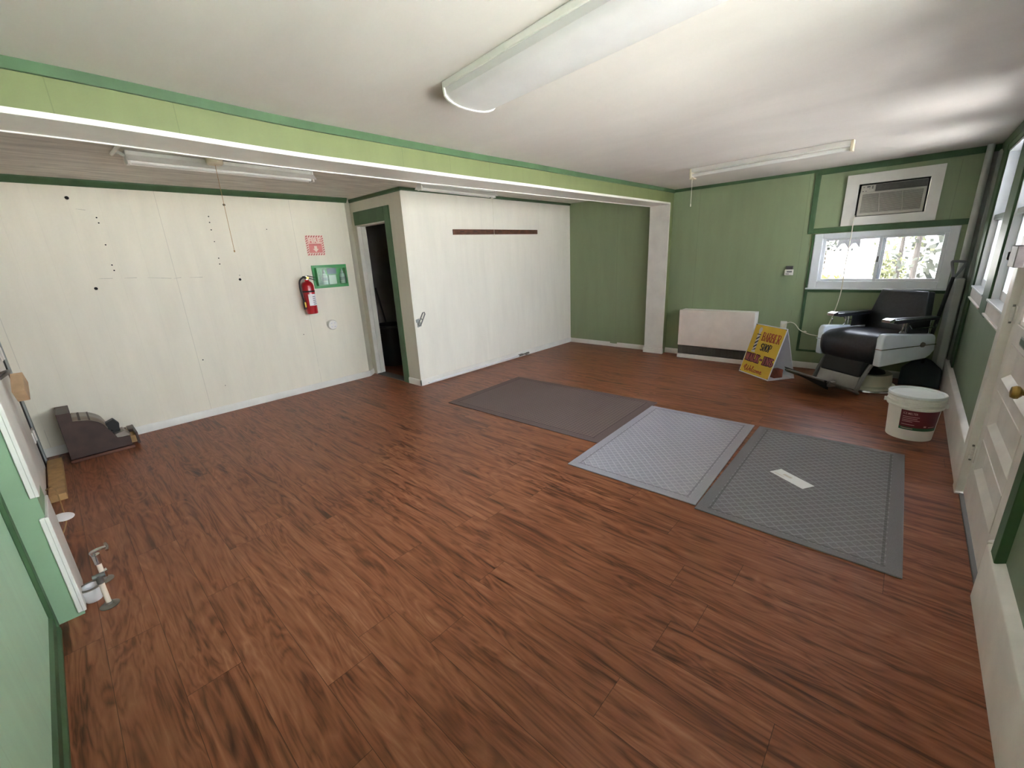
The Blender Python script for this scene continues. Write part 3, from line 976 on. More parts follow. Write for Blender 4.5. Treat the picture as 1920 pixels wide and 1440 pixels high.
# ------------------------------------------------------------------ corner pipe and boards
bm = new(); tube(bm, [(6.165, -0.362, 1.102), (6.165, -0.362, 2.290)], 0.026, 16, smooth=0)
p = obj('corner_pipe', bm, M['pipe_paint'], None)
tag(p, 'pale painted vertical pipe in the far corner', 'pipe')
bm = new(); box(bm, 6.11, 6.20, YD + 0.002, YD + 0.03, 0.285, 2.23); box(bm, 6.22, 6.255, YD, YD + 0.09, 0.285, 2.23)
struct('trim_23', bm, M['post_grey'], 'grey corner boards beside the pipe', bevel=0.004)
bm = new(); prism(bm, [(6.06, -0.405), (6.20, -0.405), (6.20, -0.33), (6.13, -0.31), (6.06, -0.345)], 'z', 0.0, 1.10)
bp = obj('pipe_cover', bm, M['pipe_paint'], None, bevel=0.006)
tag(bp, 'white boxed casing round the foot of the corner pipe', 'pipe cover')

# ------------------------------------------------------------------ ceiling lights
# wrap-around fixture
th = math.atan2(0.11, 1.0)
wl = thing('ceiling_light', 'long wraparound fluorescent ceiling light with frosted cover', 'ceiling light', (1.545, 1.09, zc(1.55, 1.1)), -th)
Lh = 0.61
bm = new(); box(bm, -0.155, 0.155, -Lh, Lh, -0.028, 0.0)
obj('base_pan', bm, M['fixture'], wl, bevel=0.003)
def dprof(w, zt, zb_):
    pts = []
    for i in range(13):
        a = pi * i / 12
        pts.append((w * cos(a) if abs(cos(a)) < 0.999 else math.copysign(w, cos(a)), zt - (zt - zb_) * (sin(a) ** 0.6)))
    return pts
bm = new(); prism(bm, dprof(0.148, -0.026, -0.092), 'y', -Lh + 0.012, Lh - 0.012)
obj('diffuser', bm, M['diffuser'], wl, angle=25)
for sgn in (-1, 1):
    bm = new(); prism(bm, [(0.155, 0.0)] + dprof(0.155, -0.03, -0.097) + [(-0.155, 0.0)], 'y', sgn * Lh - (0.012 if sgn > 0 else 0), sgn * Lh + (0 if sgn > 0 else 0.012))
    obj('end_cap', bm, M['fixture'], wl, bevel=0.001)

def strip_light(name, label, p0, p1, ztop, reflector, cord_end, group=None, shade=False):
    p0, p1 = Vector(p0), Vector(p1)
    d = p1 - p0; L = d.length
    r = thing(name, label, 'ceiling light', ((p0.x + p1.x) / 2, (p0.y + p1.y) / 2, ztop), math.atan2(d.y, d.x), group)
    h = L / 2
    bm = new(); box(bm, -h, h, -0.032, 0.032, -0.035, 0.0)
    obj('channel', bm, M['fixture'], r, bevel=0.003)
    for s in (-1, 1):
        bm = new(); box(bm, s * h - (0.02 if s > 0 else 0), s * h + (0 if s > 0 else 0.02), -0.036, 0.036, -0.085, 0.0)
        obj('end_cap', bm, M['cream'] if not shade else M['fixture'], r, bevel=0.004)
    bm = new(); cyl(bm, (-h + 0.02, 0, -0.062), (h - 0.02, 0, -0.062), 0.0165, n=16)
    obj('tube', bm, M['tube'], r)
    if shade:
        bm = new()
        prism(bm, [(-0.034, -0.03), (-0.075, -0.072), (-0.078, -0.070), (-0.036, -0.026)], 'x', -h, h)
        prism(bm, [(0.034, -0.03), (0.075, -0.072), (0.078, -0.070), (0.036, -0.026)], 'x', -h, h)
        each('reflector', bm, M['fixture'], r)
    return r, h
sl, h = strip_light('strip_light', 'bare fluorescent strip light near the far wall with pull cord', (4.83, 1.845), (4.76, 0.505), zc(4.8, 1.2), False, None)
bm = new(); box(bm, -h, -h + 0.05, -0.03, 0.03, -0.1, -0.086)
obj('switch', bm, M['cream'], sl, bevel=0.003)
bm = new(); tube(bm, [(-h + 0.02, 0, -0.1), (-h + 0.02, 0.0, -0.34)], 0.0016, 6, smooth=0); cyl(bm, (-h + 0.02, 0, -0.36), (-h + 0.02, 0, -0.335), 0.004, n=10)
obj('pull_cord', bm, M['cord'], sl)
s2, h = strip_light('strip_light', 'fluorescent strip light with metal reflector on the alcove ceiling left of the closet', (0.60, 4.05), (1.88, 4.09), ZK - 0.002, True, None, shade=True)
bm = new(); tube(bm, [(-h, 0, -0.03), (-h - 0.03, 0.0, -0.012), (-h - 0.05, 0.09, -0.012), (-h - 0.05, -0.9, -0.012)], 0.011, 10, smooth=0)
obj('conduit', bm, M['fixture'], s2)
# round pull-chain box
cb = thing('pull_chain_switch', 'round white ceiling box with a long pull chain in the alcove', 'switch', (1.085, 3.90, ZK))
bm = new(); lathe(bm, [(0.0, -0.062), (0.046, -0.06), (0.054, -0.05), (0.056, 0.0)], 28)
obj('box', bm, M['cream'], cb)
bm = new(); tube(bm, [(0.0, 0, -0.06), (0.0, 0.0, -0.66)], 0.0018, 6, smooth=0); lathe(bm, [(0, -0.675), (0.005, -0.672), (0.005, -0.66), (0.0, -0.657)], 10)
obj('chain', bm, M['pine'], cb)
s3, h = strip_light('strip_light', 'white strip light half hidden above the beam in front of the closet', (2.95, 3.97), (4.12, 4.02), ZK - 0.002, True, None, shade=True)
bm = new(); tube(bm, [(h - 0.03, 0, -0.08), (h - 0.03, 0, -0.52)], 0.0014, 6, smooth=0); cyl(bm, (h - 0.03, 0, -0.535), (h - 0.03, 0, -0.515), 0.004, n=8)
obj('pull_cord', bm, M['cord'], s3)

# ------------------------------------------------------------------ air conditioner
bm = new()
fy0, fy1, fz0, fz1 = -0.097, 0.668, 1.668, 2.185
for a, b, c, d in ((fy0, ACH[0], fz0, fz1), (ACH[1], fy1, fz0, fz1), (ACH[0], ACH[1], fz0, ACH[2]), (ACH[0], ACH[1], ACH[3], fz1)):
    box(bm, XA - 0.02, XA, a, b, c, d)
bmesh.ops.remove_doubles(bm, verts=bm.verts, dist=1e-5)
struct('trim_24', bm, M['white_trim'], 'white board frame round the air conditioner')
ac = thing('air_conditioner', 'beige wall air conditioner set in a white board frame', 'air conditioner', (XA, 0.277, ACH[2]))
bm = new(); box(bm, XA + 0.012, XA + 0.42, 0.012, 0.540, ACH[2] + 0.004, ACH[3] - 0.012)
obj('case', bm, M['ac'], ac, world=True, bevel=0.008)
bm = new()  # dark filler added to stop daylight leaking round the case
for a, b_, c, d in ((-0.003, 0.0125, ACH[2], ACH[3]), (0.5395, 0.557, ACH[2], ACH[3]), (0.0125, 0.5395, ACH[3] - 0.0125, ACH[3]), (0.0125, 0.5395, ACH[2], ACH[2] + 0.0045)):
    box(bm, XA + 0.03, XA + 0.36, a, b_, c, d)
bmesh.ops.remove_doubles(bm, verts=bm.verts, dist=1e-5)
obj('gap_filler', bm, M['rubber'], ac, world=True, smooth=False)
bm = new()
XF = XA + 0.012
gy0, gy1, gz0, gz1 = 0.012, 0.540, 1.765, 1.995
for a, b, c, d in ((gy0, gy0 + 0.022, gz0, gz1), (gy1 - 0.022, gy1, gz0, gz1), (gy0 + 0.022, gy1 - 0.022, gz0, gz0 + 0.025), (gy0 + 0.022, gy1 - 0.022, gz1 - 0.014, gz1)):
    box(bm, XF - 0.02, XF, a, b, c, d)
n = 17
for i in range(n):
    z = gz0 + 0.032 + (gz1 - gz0 - 0.052) * i / (n - 1)
    prism(bm, [(XF - 0.017, z - 0.003), (XF - 0.004, z + 0.002), (XF - 0.003, z + 0.005), (XF - 0.017, z + 0.001)], 'y', gy0 + 0.02, gy1 - 0.02)
for yy in (0.183, 0.368):
    # S-curved dividers
    pts = [(XF - 0.0195, yy + 0.010 * sin(t / 10 * pi - pi / 2) * -1, gz1 - 0.012 - (gz1 - gz0 - 0.03) * t / 10) for t in range(11)]
    tube(bm, pts, 0.0035, 6, smooth=3)
obj('grille', bm, M['ac'], ac, world=True)
bm = new(); box(bm, XF - 0.0015, XF + 0.001, gy0 + 0.02, gy1 - 0.02, gz0 + 0.02, gz1 - 0.01)
obj('filter', bm, M['ac_dark'], ac, world=True)
bm = new(); box(bm, XF - 0.018, XF, 0.425, 0.538, 1.997, 2.066)
cp = obj('control_panel', bm, M['ac'], ac, world=True, bevel=0.002)
bm = new()
for a, b, c, d in ((0.462, 0.49, 2.045, 2.057), (0.436, 0.448, 2.03, 2.043), (0.436, 0.449, 2.047, 2.056), (0.508, 0.522, 2.046, 2.052), (0.511, 0.525, 2.006, 2.012), (0.487, 0.50, 2.006, 2.012), (0.463, 0.468, 2.028, 2.034)):
    box(bm, XF - 0.021, XF - 0.017, a, b, c, d)
each('button', bm, M['grille'], cp, world=True)
bm = new(); box(bm, XF - 0.003, XF + 0.002, 0.014, 0.418, 2.0, 2.062)
for i in range(7):
    z = 2.003 + i * 0.0095
    prism(bm, [(XF - 0.016, z), (XF - 0.003, z + 0.004), (XF - 0.003, z + 0.006), (XF - 0.016, z + 0.002)], 'y', 0.014, 0.418)
for yy in (0.08, 0.15, 0.22, 0.29, 0.36):
    box(bm, XF - 0.018, XF, yy - 0.0015, yy + 0.0015, 2.0, 2.062)
obj('air_outlet_louvres', bm, M['ac_dark'], ac, world=True)
# mains lead: down across the window, behind the chair, up to a plug
xc = XA - 0.036
bm = new()
tube(bm, [(XA - 0.01, 0.552, 1.768), (xc, 0.556, 1.74), (xc, 0.553, 1.57), (xc, 0.560, 1.226), (xc, 0.557, 0.958), (xc, 0.585, 0.729), (xc, 0.64, 0.50), (xc, 0.70, 0.425), (xc, 0.745, 0.425), (xc + 0.01, 0.81, 0.435), (xc + 0.012, 0.90, 0.475), (xc + 0.012, 0.96, 0.545), (xc + 0.01, 1.01, 0.565), (xc + 0.012, 1.055, 0.55), (xc + 0.012, 1.085, 0.525)], 0.0048, 8, smooth=6)
obj('power_lead', bm, M['cord'], ac, world=True)
bm = new(); box(bm, XA - 0.045, XA - 0.004, 1.062, 1.11, 0.495, 0.535)
obj('plug', bm, M['cord'], ac, world=True, bevel=0.006)
bm = new(); box(bm, XA - 0.03, XA - 0.012, 0.83, 0.865, 0.452, 0.463); box(bm, XA - 0.014, XA, 0.84, 0.855, 0.45, 0.465)
obj('lead_clip', bm, M['cord'], ac, world=True, bevel=0.002)
ou = thing('wall_outlet', 'white wall outlet behind the yellow sign', 'outlet', (XA, 1.086, 0.515))
bm = new(); box(bm, XA - 0.006, XA, 1.05, 1.122, 0.458, 0.572)
obj('cover_plate', bm, M['white_trim'], ou, world=True, bevel=0.003)

# thermostat
ts = thing('thermostat', 'small white thermostat with grey cap on the green wall', 'thermostat', (XA, 1.103, 1.138))
bm = new(); box(bm, XA - 0.026, XA, 1.058, 1.148, 1.138, 1.205)
b_ = obj('body', bm, M['white_trim'], ts, world=True, bevel=0.004)
bm = new(); box(bm, XA - 0.022, XA, 1.066, 1.14, 1.206, 1.246)
obj('cap', bm, M['grille'], ts, world=True, bevel=0.004)
bm = new(); box(bm, XA - 0.0275, XA - 0.025, 1.07, 1.125, 1.172, 1.188); box(bm, XA - 0.0275, XA - 0.025, 1.10, 1.135, 1.15, 1.158)
each('dial_mark', bm, M['print_grey'], b_, world=True)

# ------------------------------------------------------------------ wall heater
hy0, hy1 = 1.372, 2.335
ht = thing('wall_heater', 'low warm grey gas heater standing against the green wall', 'heater', (6.15, 1.85, 0))
bm = new(); box(bm, 6.062, XA - 0.012, hy0 + 0.004, hy1 - 0.004, 0.05, 0.684)
obj('cabinet', bm, M['heater_lite'], ht, world=True, bevel=0.006)
bm = new(); box(bm, 6.040, 6.066, hy0, hy1, 0.182, 0.688)
fpn = obj('front_panel', bm, M['heater'], ht, world=True, bevel=0.008, seg=3)
bm = new(); box(bm, 6.038, 6.041, hy0 + 0.045, hy0 + 0.05, 0.19, 0.665); box(bm, 6.038, 6.041, hy1 - 0.05, hy1 - 0.045, 0.19, 0.665)
each('panel_crease', bm, M['heater'], fpn, world=True)
bm = new(); box(bm, 6.056, 6.064, hy0 + 0.006, hy1 - 0.006, 0.058, 0.182)
obj('grille_back', bm, M['grille'], ht, world=True)
bm = new()
for i in range(9):
    z = 0.076 + i * 0.0105
    box(bm, 6.049, 6.056, hy0 + 0.09, hy1 - 0.07, z, z + 0.0045)
for i in range(19):
    y = hy0 + 0.09 + (hy1 - hy0 - 0.16) * i / 18
    box(bm, 6.047, 6.055, y - 0.002, y + 0.002, 0.072, 0.168)
obj('air_grille', bm, M['cast'], ht, world=True)
bm = new(); box(bm, 6.052, 6.058, hy0 + 0.055, hy0 + 0.085, 0.07, 0.17); box(bm, 6.052, 6.058, hy1 - 0.066, hy1 - 0.006, 0.06, 0.18)
each('grille_end', bm, M['cast'], ht, world=True)
bm = new(); box(bm, 6.040, 6.2, hy0, hy1, 0.0, 0.056)
obj('base', bm, M['heater_lite'], ht, world=True, bevel=0.004)

# ------------------------------------------------------------------ folding sign
sg = thing('folding_sign', 'yellow folding barber shop walk-ins welcome sign with white edges', 'sign', (5.55, 1.2115, 0), math.atan2(-0.79034, -0.61267))
SW, SD, SH = 0.49, 0.349, 0.592
hw = SW / 2
fl = hypot(SD / 2, SH)
tilt = math.atan2(SH, SD / 2)
bm = new()
def slab(bm, p0, p1, t, x0, x1):
    d = Vector((0, p1[0] - p0[0], p1[1] - p0[1])).normalized()
    nrm = Vector((0, -d.z, d.y)) * t
    P0, P1 = Vector((0, *p0)), Vector((0, *p1))
    prof = [P0, P1, P1 + nrm, P0 + nrm]
    prism(bm, [(v.y, v.z) for v in prof], 'x', x0, x1)
slab(bm, (0.0, 0.0), (SD / 2, SH), -0.006, -hw, hw)
fr = obj('front_board', bm, M['plastic_white'], sg)
bm = new(); slab(bm, (SD, 0.0), (SD / 2, SH), 0.006, -hw, hw)
obj('back_board', bm, M['plastic_white'], sg)
bm = new(); box(bm, -hw, hw, 0.003, SD - 0.003, 0.0, 0.006)
obj('base_board', bm, M['plastic_white'], sg)
# face frame: local s (x), t up the slope; placed on the outer side
FM = Matrix.Translation((0, 0.0, 0.0)) @ Matrix.Rotation(tilt, 4, 'X')
def on_face(bm, lift):
    for v in bm.verts:
        v.co.z += lift
    xform(bm, FM)
    return bm
bm = new(); box(bm, -hw + 0.010, hw - 0.010, 0.012, fl - 0.012, 0.0, 0.0012)
yl = obj('yellow_face', on_face(bm, 0.0002), M['yellow'], sg, smooth=False)
def word(name, s, cx, cy, h, w, m, bold=0.02, shear=0.0, lift=0.0018, spacing=1.0):
    b = text_bm(s, h, w, bold, shear, spacing)
    for v in b.verts:
        v.co.x += cx; v.co.y += cy
    return obj(name, on_face(b, lift), m, yl, smooth=False)
RIB = ribbon
# serif caps: bold letters with small foot and head bars
def serif_word(name, s, x0, x1, cy, h, m, lift=0.0018, grow=0.0, heavy=1.0):
    b = new()
    def ribbon(b_, pts, w, z=0.0, k=6):
        RIB(b_, pts, w * heavy + grow, z, k)
    n_ = len(s); cw = (x1 - x0) / n_
    st = 0.22 * cw
    for i, ch in enumerate(s):
        a = x0 + i * cw + 0.07 * cw; c = x0 + (i + 1) * cw - 0.07 * cw; mid = (a + c) / 2
        lo, hi = cy - h / 2, cy + h / 2; mm = cy
        def bar(p, q, w=st):
            if grow:
                dv = Vector((q[0] - p[0], q[1] - p[1])).normalized() * grow * 0.45
                p = (p[0] - dv.x, p[1] - dv.y); q = (q[0] + dv.x, q[1] + dv.y)
            ribbon(b, [p, q], w, 0, 1)
        def foot(x, z, w=0.42 * cw):
            box(b, x - w / 2 - grow / 2, x + w / 2 + grow / 2, z - 0.04 * h - grow / 2, z + 0.04 * h + grow / 2, 0, 0.0003)
        if ch == 'B':
            bar((a + st * .6, lo), (a + st * .6, hi)); foot(a + st * .5, lo); foot(a + st * .5, hi)
            ribbon(b, [(a + st, hi - .03 * h), (c - st * .8, hi - .06 * h), (c - st * .45, (hi + mm) / 2), (c - st * .8, mm + .05 * h), (a + st, mm + .02 * h)], st * .8)
            ribbon(b, [(a + st, mm), (c - st * .6, mm - .03 * h), (c - st * .2, (lo + mm) / 2), (c - st * .6, lo + .06 * h), (a + st, lo + .03 * h)], st * .8)
        elif ch == 'R':
            bar((a + st * .6, lo), (a + st * .6, hi)); foot(a + st * .5, lo); foot(a + st * .5, hi)
            ribbon(b, [(a + st, hi - .03 * h), (c - st * .8, hi - .06 * h), (c - st * .45, (hi + mm) / 2), (c - st * .8, mm + .05 * h), (a + st, mm + .0 * h)], st * .8)
            bar((mid, mm), (c - st * .3, lo)); foot(c - st * .3, lo, .3 * cw)
        elif ch == 'A':
            bar((mid, hi), (a + st * .4, lo), st * .6); bar((mid, hi), (c - st * .4, lo)); bar((a + st, mm - .15 * h), (c - st, mm - .15 * h), st * .5)
            foot(a + st * .4, lo, .36 * cw); foot(c - st * .4, lo, .36 * cw)
        elif ch == 'E':
            bar((a + st * .6, lo), (a + st * .6, hi)); foot(a + st * .5, lo); foot(a + st * .5, hi)
            for z in (hi - .05 * h, mm, lo + .05 * h):
                bar((a + st, z), (c - st * .3 if z != mm else c - st, z), st * .5)
            bar((c - st * .4, hi), (c - st * .4, hi - .2 * h), st * .4); bar((c - st * .4, lo), (c - st * .4, lo + .2 * h), st * .4)
        elif ch == 'S':
            ribbon(b, [(c - st * .4, hi - .2 * h), (mid + .05 * cw, hi - .03 * h), (a + st * .6, hi - .18 * h), (a + st * .8, mm + .1 * h), (c - st * .8, mm - .1 * h), (c - st * .6, lo + .17 * h), (mid, lo + .03 * h), (a + st * .4, lo + .2 * h)], st)
        elif ch == 'H':
            for x in (a + st * .6, c - st * .6):
                bar((x, lo), (x, hi)); foot(x, lo, .36 * cw); foot(x, hi, .36 * cw)
            bar((a + st, mm), (c - st, mm), st * .6)
        elif ch == 'O':
            ribbon(b, [(mid, hi - .03 * h), (a + st * .5, mm + .2 * h), (a + st * .5, mm - .2 * h), (mid, lo + .03 * h), (c - st * .5, mm - .2 * h), (c - st * .5, mm + .2 * h), (mid, hi - .03 * h)], st)
        elif ch == 'P':
            bar((a + st * .6, lo), (a + st * .6, hi)); foot(a + st * .5, lo); foot(a + st * .5, hi)
            ribbon(b, [(a + st, hi - .03 * h), (c - st * .8, hi - .06 * h), (c - st * .35, (hi + mm) / 2), (c - st * .8, mm + .03 * h), (a + st, mm - .02 * h)], st * .8)
        elif ch == 'W':
            q = (c - a) / 4
            bar((a + .2 * q, hi), (a + q, lo)); bar((a + q, lo), (mid, hi), st * .6); bar((mid, hi), (mid + q, lo)); bar((mid + q, lo), (c - .2 * q, hi), st * .6)
            foot(a + .3 * q, hi, .3 * cw); foot(c - .3 * q, hi, .3 * cw)
        elif ch == 'L':
            bar((a + st * .7, lo), (a + st * .7, hi)); foot(a + st * .7, hi); bar((a, lo + .05 * h), (c - st * .2, lo + .05 * h), st * .6); bar((c - st * .4, lo), (c - st * .4, lo + .25 * h), st * .5)
        elif ch == 'K':
            bar((a + st * .6, lo), (a + st * .6, hi)); foot(a + st * .5, lo); foot(a + st * .5, hi)
            bar((c - st * .4, hi), (a + st, mm - .05 * h), st * .7); bar((mid - st * .2, mm), (c - st * .3, lo)); foot(c - st * .3, lo, .3 * cw)
        elif ch == '-':
            bar((a + .2 * cw, mm), (c - .1 * cw, mm), st * .9)
        elif ch == 'I':
            bar((mid, lo), (mid, hi)); foot(mid, lo, .5 * cw); foot(mid, hi, .5 * cw)
        elif ch == 'N':
            bar((a + st * .5, lo), (a + st * .5, hi), st * .6); bar((a + st * .5, hi), (c - st * .5, lo)); bar((c - st * .5, lo), (c - st * .5, hi), st * .6)
            foot(a + st * .4, lo, .34 * cw); foot(a + st * .4, hi, .3 * cw); foot(c - st * .4, hi, .34 * cw)
    return obj(name, on_face(b, lift), m, yl, smooth=False)
Y = lambda t: fl * (1 - t)
serif_word('barber_lettering', 'BARBER', -0.075, 0.205, Y(0.225), 0.098, M['letter_red'], heavy=1.3)
serif_word('shop_lettering', 'SHOP', -0.045, 0.125, Y(0.425), 0.085, M['letter_dark'], heavy=1.35)
# WALK-INS: rose letters inside a heavy plum outline
serif_word('walk_ins_outline', 'WALK-INS', -0.216, 0.222, Y(0.667), 0.084, M['letter_plum'], 0.0016, grow=0.019, heavy=1.2)
serif_word('walk_ins_lettering', 'WALK-INS', -0.216, 0.222, Y(0.667), 0.080, M['letter_rose'], 0.0024, heavy=1.15)
# Welcome in a brush script
b = new()
U = 0.0105
def S(pts, w=0.009):
    ribbon(b, [(-0.185 + x * U, Y(0.90) + y * U) for x, y in pts], w)
S([(1, 3.2), (0, 1.6), (1.2, .2), (2.6, 2.2), (2.9, 4.2), (2.2, 4.4), (2.0, 2), (2.4, -1.8), (3.6, -2.0), (5.6, 1.5), (6.2, 3.8), (5.8, 1.2), (6.0, -1.8), (7.2, -1.6), (9.2, 1.6), (9.6, 4.0), (8.8, 4.0)], 0.010)
S([(9.3, -0.6), (11.2, 0.2), (10.8, 1.3), (9.7, 0.6), (9.7, -1.2), (10.8, -2.0), (12.2, -.8)])
S([(12.2, -.8), (13.8, 2.2), (14.2, 4.2), (13.4, 3.8), (12.9, 0.6), (13.2, -1.8), (14.3, -1.6)])
S([(16.8, .6), (15.9, 1.0), (15.0, -.2), (15.2, -1.8), (16.4, -1.9), (17.4, -.8)])
S([(18.6, .9), (17.6, .4), (17.5, -1.4), (18.5, -2.0), (19.6, -1.0), (19.5, .6), (18.6, .9), (20.6, .4)])
S([(20.8, .9), (21.1, -.4), (21.0, -2.0), (21.4, -.2), (22.4, .8), (22.8, 0), (22.6, -2.0), (23.2, -.2), (24.2, .8), (24.7, 0), (24.5, -1.6), (25.4, -1.8)])
S([(25.8, -.6), (27.6, 0.0), (27.2, 1.1), (26.2, .4), (26.2, -1.4), (27.2, -2.0), (29, -1.2)])
obj('welcome_lettering', on_face(b, 0.0018), M['letter_red'], yl, smooth=False)
# barber pole painted on the face
b = new(); box(b, -0.158, -0.112, Y(0.53), Y(0.20), 0, 0.0003)
box(b, -0.166, -0.104, Y(0.56), Y(0.53), 0, 0.0003)
circ = [b.verts.new((-0.135 + 0.027 * cos(2 * pi * i / 20), Y(0.115) + 0.034 * sin(2 * pi * i / 20), 0)) for i in range(20)]
b.faces.new(circ)
box(b, -0.150, -0.120, Y(0.20), Y(0.155), 0, 0.0003)
pp = obj('painted_pole', on_face(b, 0.0016), M['silver_paint'], yl, smooth=False)
b = new()
for k_, t in enumerate((0.25, 0.33, 0.41, 0.49)):
    v = [b.verts.new(p) for p in ((-0.158, Y(t + 0.035), 0), (-0.112, Y(t - 0.025), 0), (-0.112, Y(t + 0.01), 0), (-0.158, Y(t + 0.07 if t < .45 else .53), 0))]
    b.faces.new(v)
box(b, -0.166, -0.104, Y(0.212), Y(0.196), 0, 0.0003)
obj('pole_stripes', on_face(b, 0.0022), M['navy'], yl, smooth=False)
bm = new()
for sx in (-1, 1):
    for yy in (0.02, fl - 0.016):
        lathe(bm, [(0.006, 0), (0.005, 0.003), (0, 0.004)], 12, (sx * (hw - 0.016), yy, 0.0))
each('grommet', on_face(bm, 0.0005), M['rubber'], sg)
# brick weighing the sign down
bm = new(); box(bm, -0.045, 0.045, -0.055, 0.055, 0, 0.098)
bk = obj('brick', bm, M['brick'], None, bevel=0.004)
bk.location = (5.60, 0.985, 0.0065); bk.rotation_euler = (0, 0, radians(52))
tag(bk, 'red brick lying inside the folding sign', 'brick')

# ------------------------------------------------------------------ barber chair
ch = thing('barber_chair', 'vintage barber chair in black leather with pale enamel side panels', 'barber chair', (5.709, 0.162, 0), radians(53.4))
bm = new(); lathe(bm, [(0.0, 0.0), (0.262, 0.0), (0.268, 0.008), (0.262, 0.022), (0.25, 0.026)], 56)
obj('base_ring', bm, M['chrome'], ch)
bm = new(); lathe(bm, [(0.25, 0.02), (0.235, 0.045), (0.205, 0.055), (0.198, 0.15), (0.19, 0.168), (0.0, 0.17)], 56)
obj('base', bm, M['enamel_cream'], ch)
bm = new(); lathe(bm, [(0.14, 0.168), (0.13, 0.19), (0.075, 0.21), (0.07, 0.36)], 40)
obj('pump_column', bm, M['black_plastic'], ch)
bm = new(); box(bm, -0.24, 0.24, -0.24, 0.27, 0.335, 0.385); box(bm, -0.10, 0.10, -0.12, 0.16, 0.30, 0.34)
obj('seat_frame', bm, M['black_plastic'], ch, bevel=0.01)
# seat cushion with rolled front
bm = new()
sp = [(-0.24, 0.575), (-0.10, 0.595), (0.06, 0.607), (0.20, 0.606), (0.29, 0.592), (0.345, 0.555), (0.362, 0.50), (0.356, 0.43), (0.338, 0.375), (0.318, 0.345)]
spd = catmull([(0, a, b) for a, b in sp], 3)
def seat_fn(u, v):
    i = u * (len(spd) - 1); a = spd[int(round(i))]
    x = -0.288 + 0.576 * v
    e = 1 - abs(2 * v - 1) ** 4
    dome = 0.020 * e
    cut = -0.012 * (1 - e)
    d = Vector((0, 0, 1)) if a.y < 0.25 else (Vector((0, 1, 0)) if a.z < 0.54 else Vector((0, .7, .7)))
    return Vector((x, a.y, a.z)) + d * (dome + cut - 0.012)
grid(bm, seat_fn, len(spd) - 1, 16)
obj('seat', bm, M['leather'], ch, solid=0.03)
bm = new(); box(bm, -0.284, 0.284, -0.235, 0.30, 0.40, 0.56)
obj('seat_box', bm, M['leather'], ch, bevel=0.02)
# backrest, leaning back
bm = new()
bz = [(0.50, -0.165, 0.272), (0.62, -0.180, 0.280), (0.75, -0.200, 0.268), (0.88, -0.222, 0.245), (0.97, -0.238, 0.228), (1.0, -0.245, 0.221)]
n = 8
front, back_ = [], []
def back_fn(side):
    def f(u, v):
        i = u * (len(bz) - 1); k0 = min(int(i), len(bz) - 2); t = i - k0
        z = bz[k0][0] * (1 - t) + bz[k0 + 1][0] * t
        y = bz[k0][1] * (1 - t) + bz[k0 + 1][1] * t
        w = bz[k0][2] * (1 - t) + bz[k0 + 1][2] * t
        e = 1 - abs(2 * v - 1) ** 3
        eu = 1 - abs(2 * u - 1) ** 6
        return Vector(((2 * v - 1) * w * (1.0 if side > 0 else 0.97), y + (0.028 * e * eu if side > 0 else -0.095 - 0.02 * e * eu), z if side > 0 else z - 0.012 * u))
    return f
VF = grid(bm, back_fn(1), 15, 14)
VB = grid(bm, back_fn(-1), 15, 14)
for j in range(14):
    bm.faces.new([VF[15][j], VF[15][j + 1], VB[15][j + 1], VB[15][j]]); bm.faces.new([VF[0][j], VB[0][j], VB[0][j + 1], VF[0][j + 1]])
for i in range(15):
    bm.faces.new([VF[i][0], VF[i + 1][0], VB[i + 1][0], VB[i][0]]); bm.faces.new([VF[i][14], VB[i][14], VB[i + 1][14], VF[i + 1][14]])
obj('backrest', bm, M['leather'], ch, bevel=0.014, seg=3)
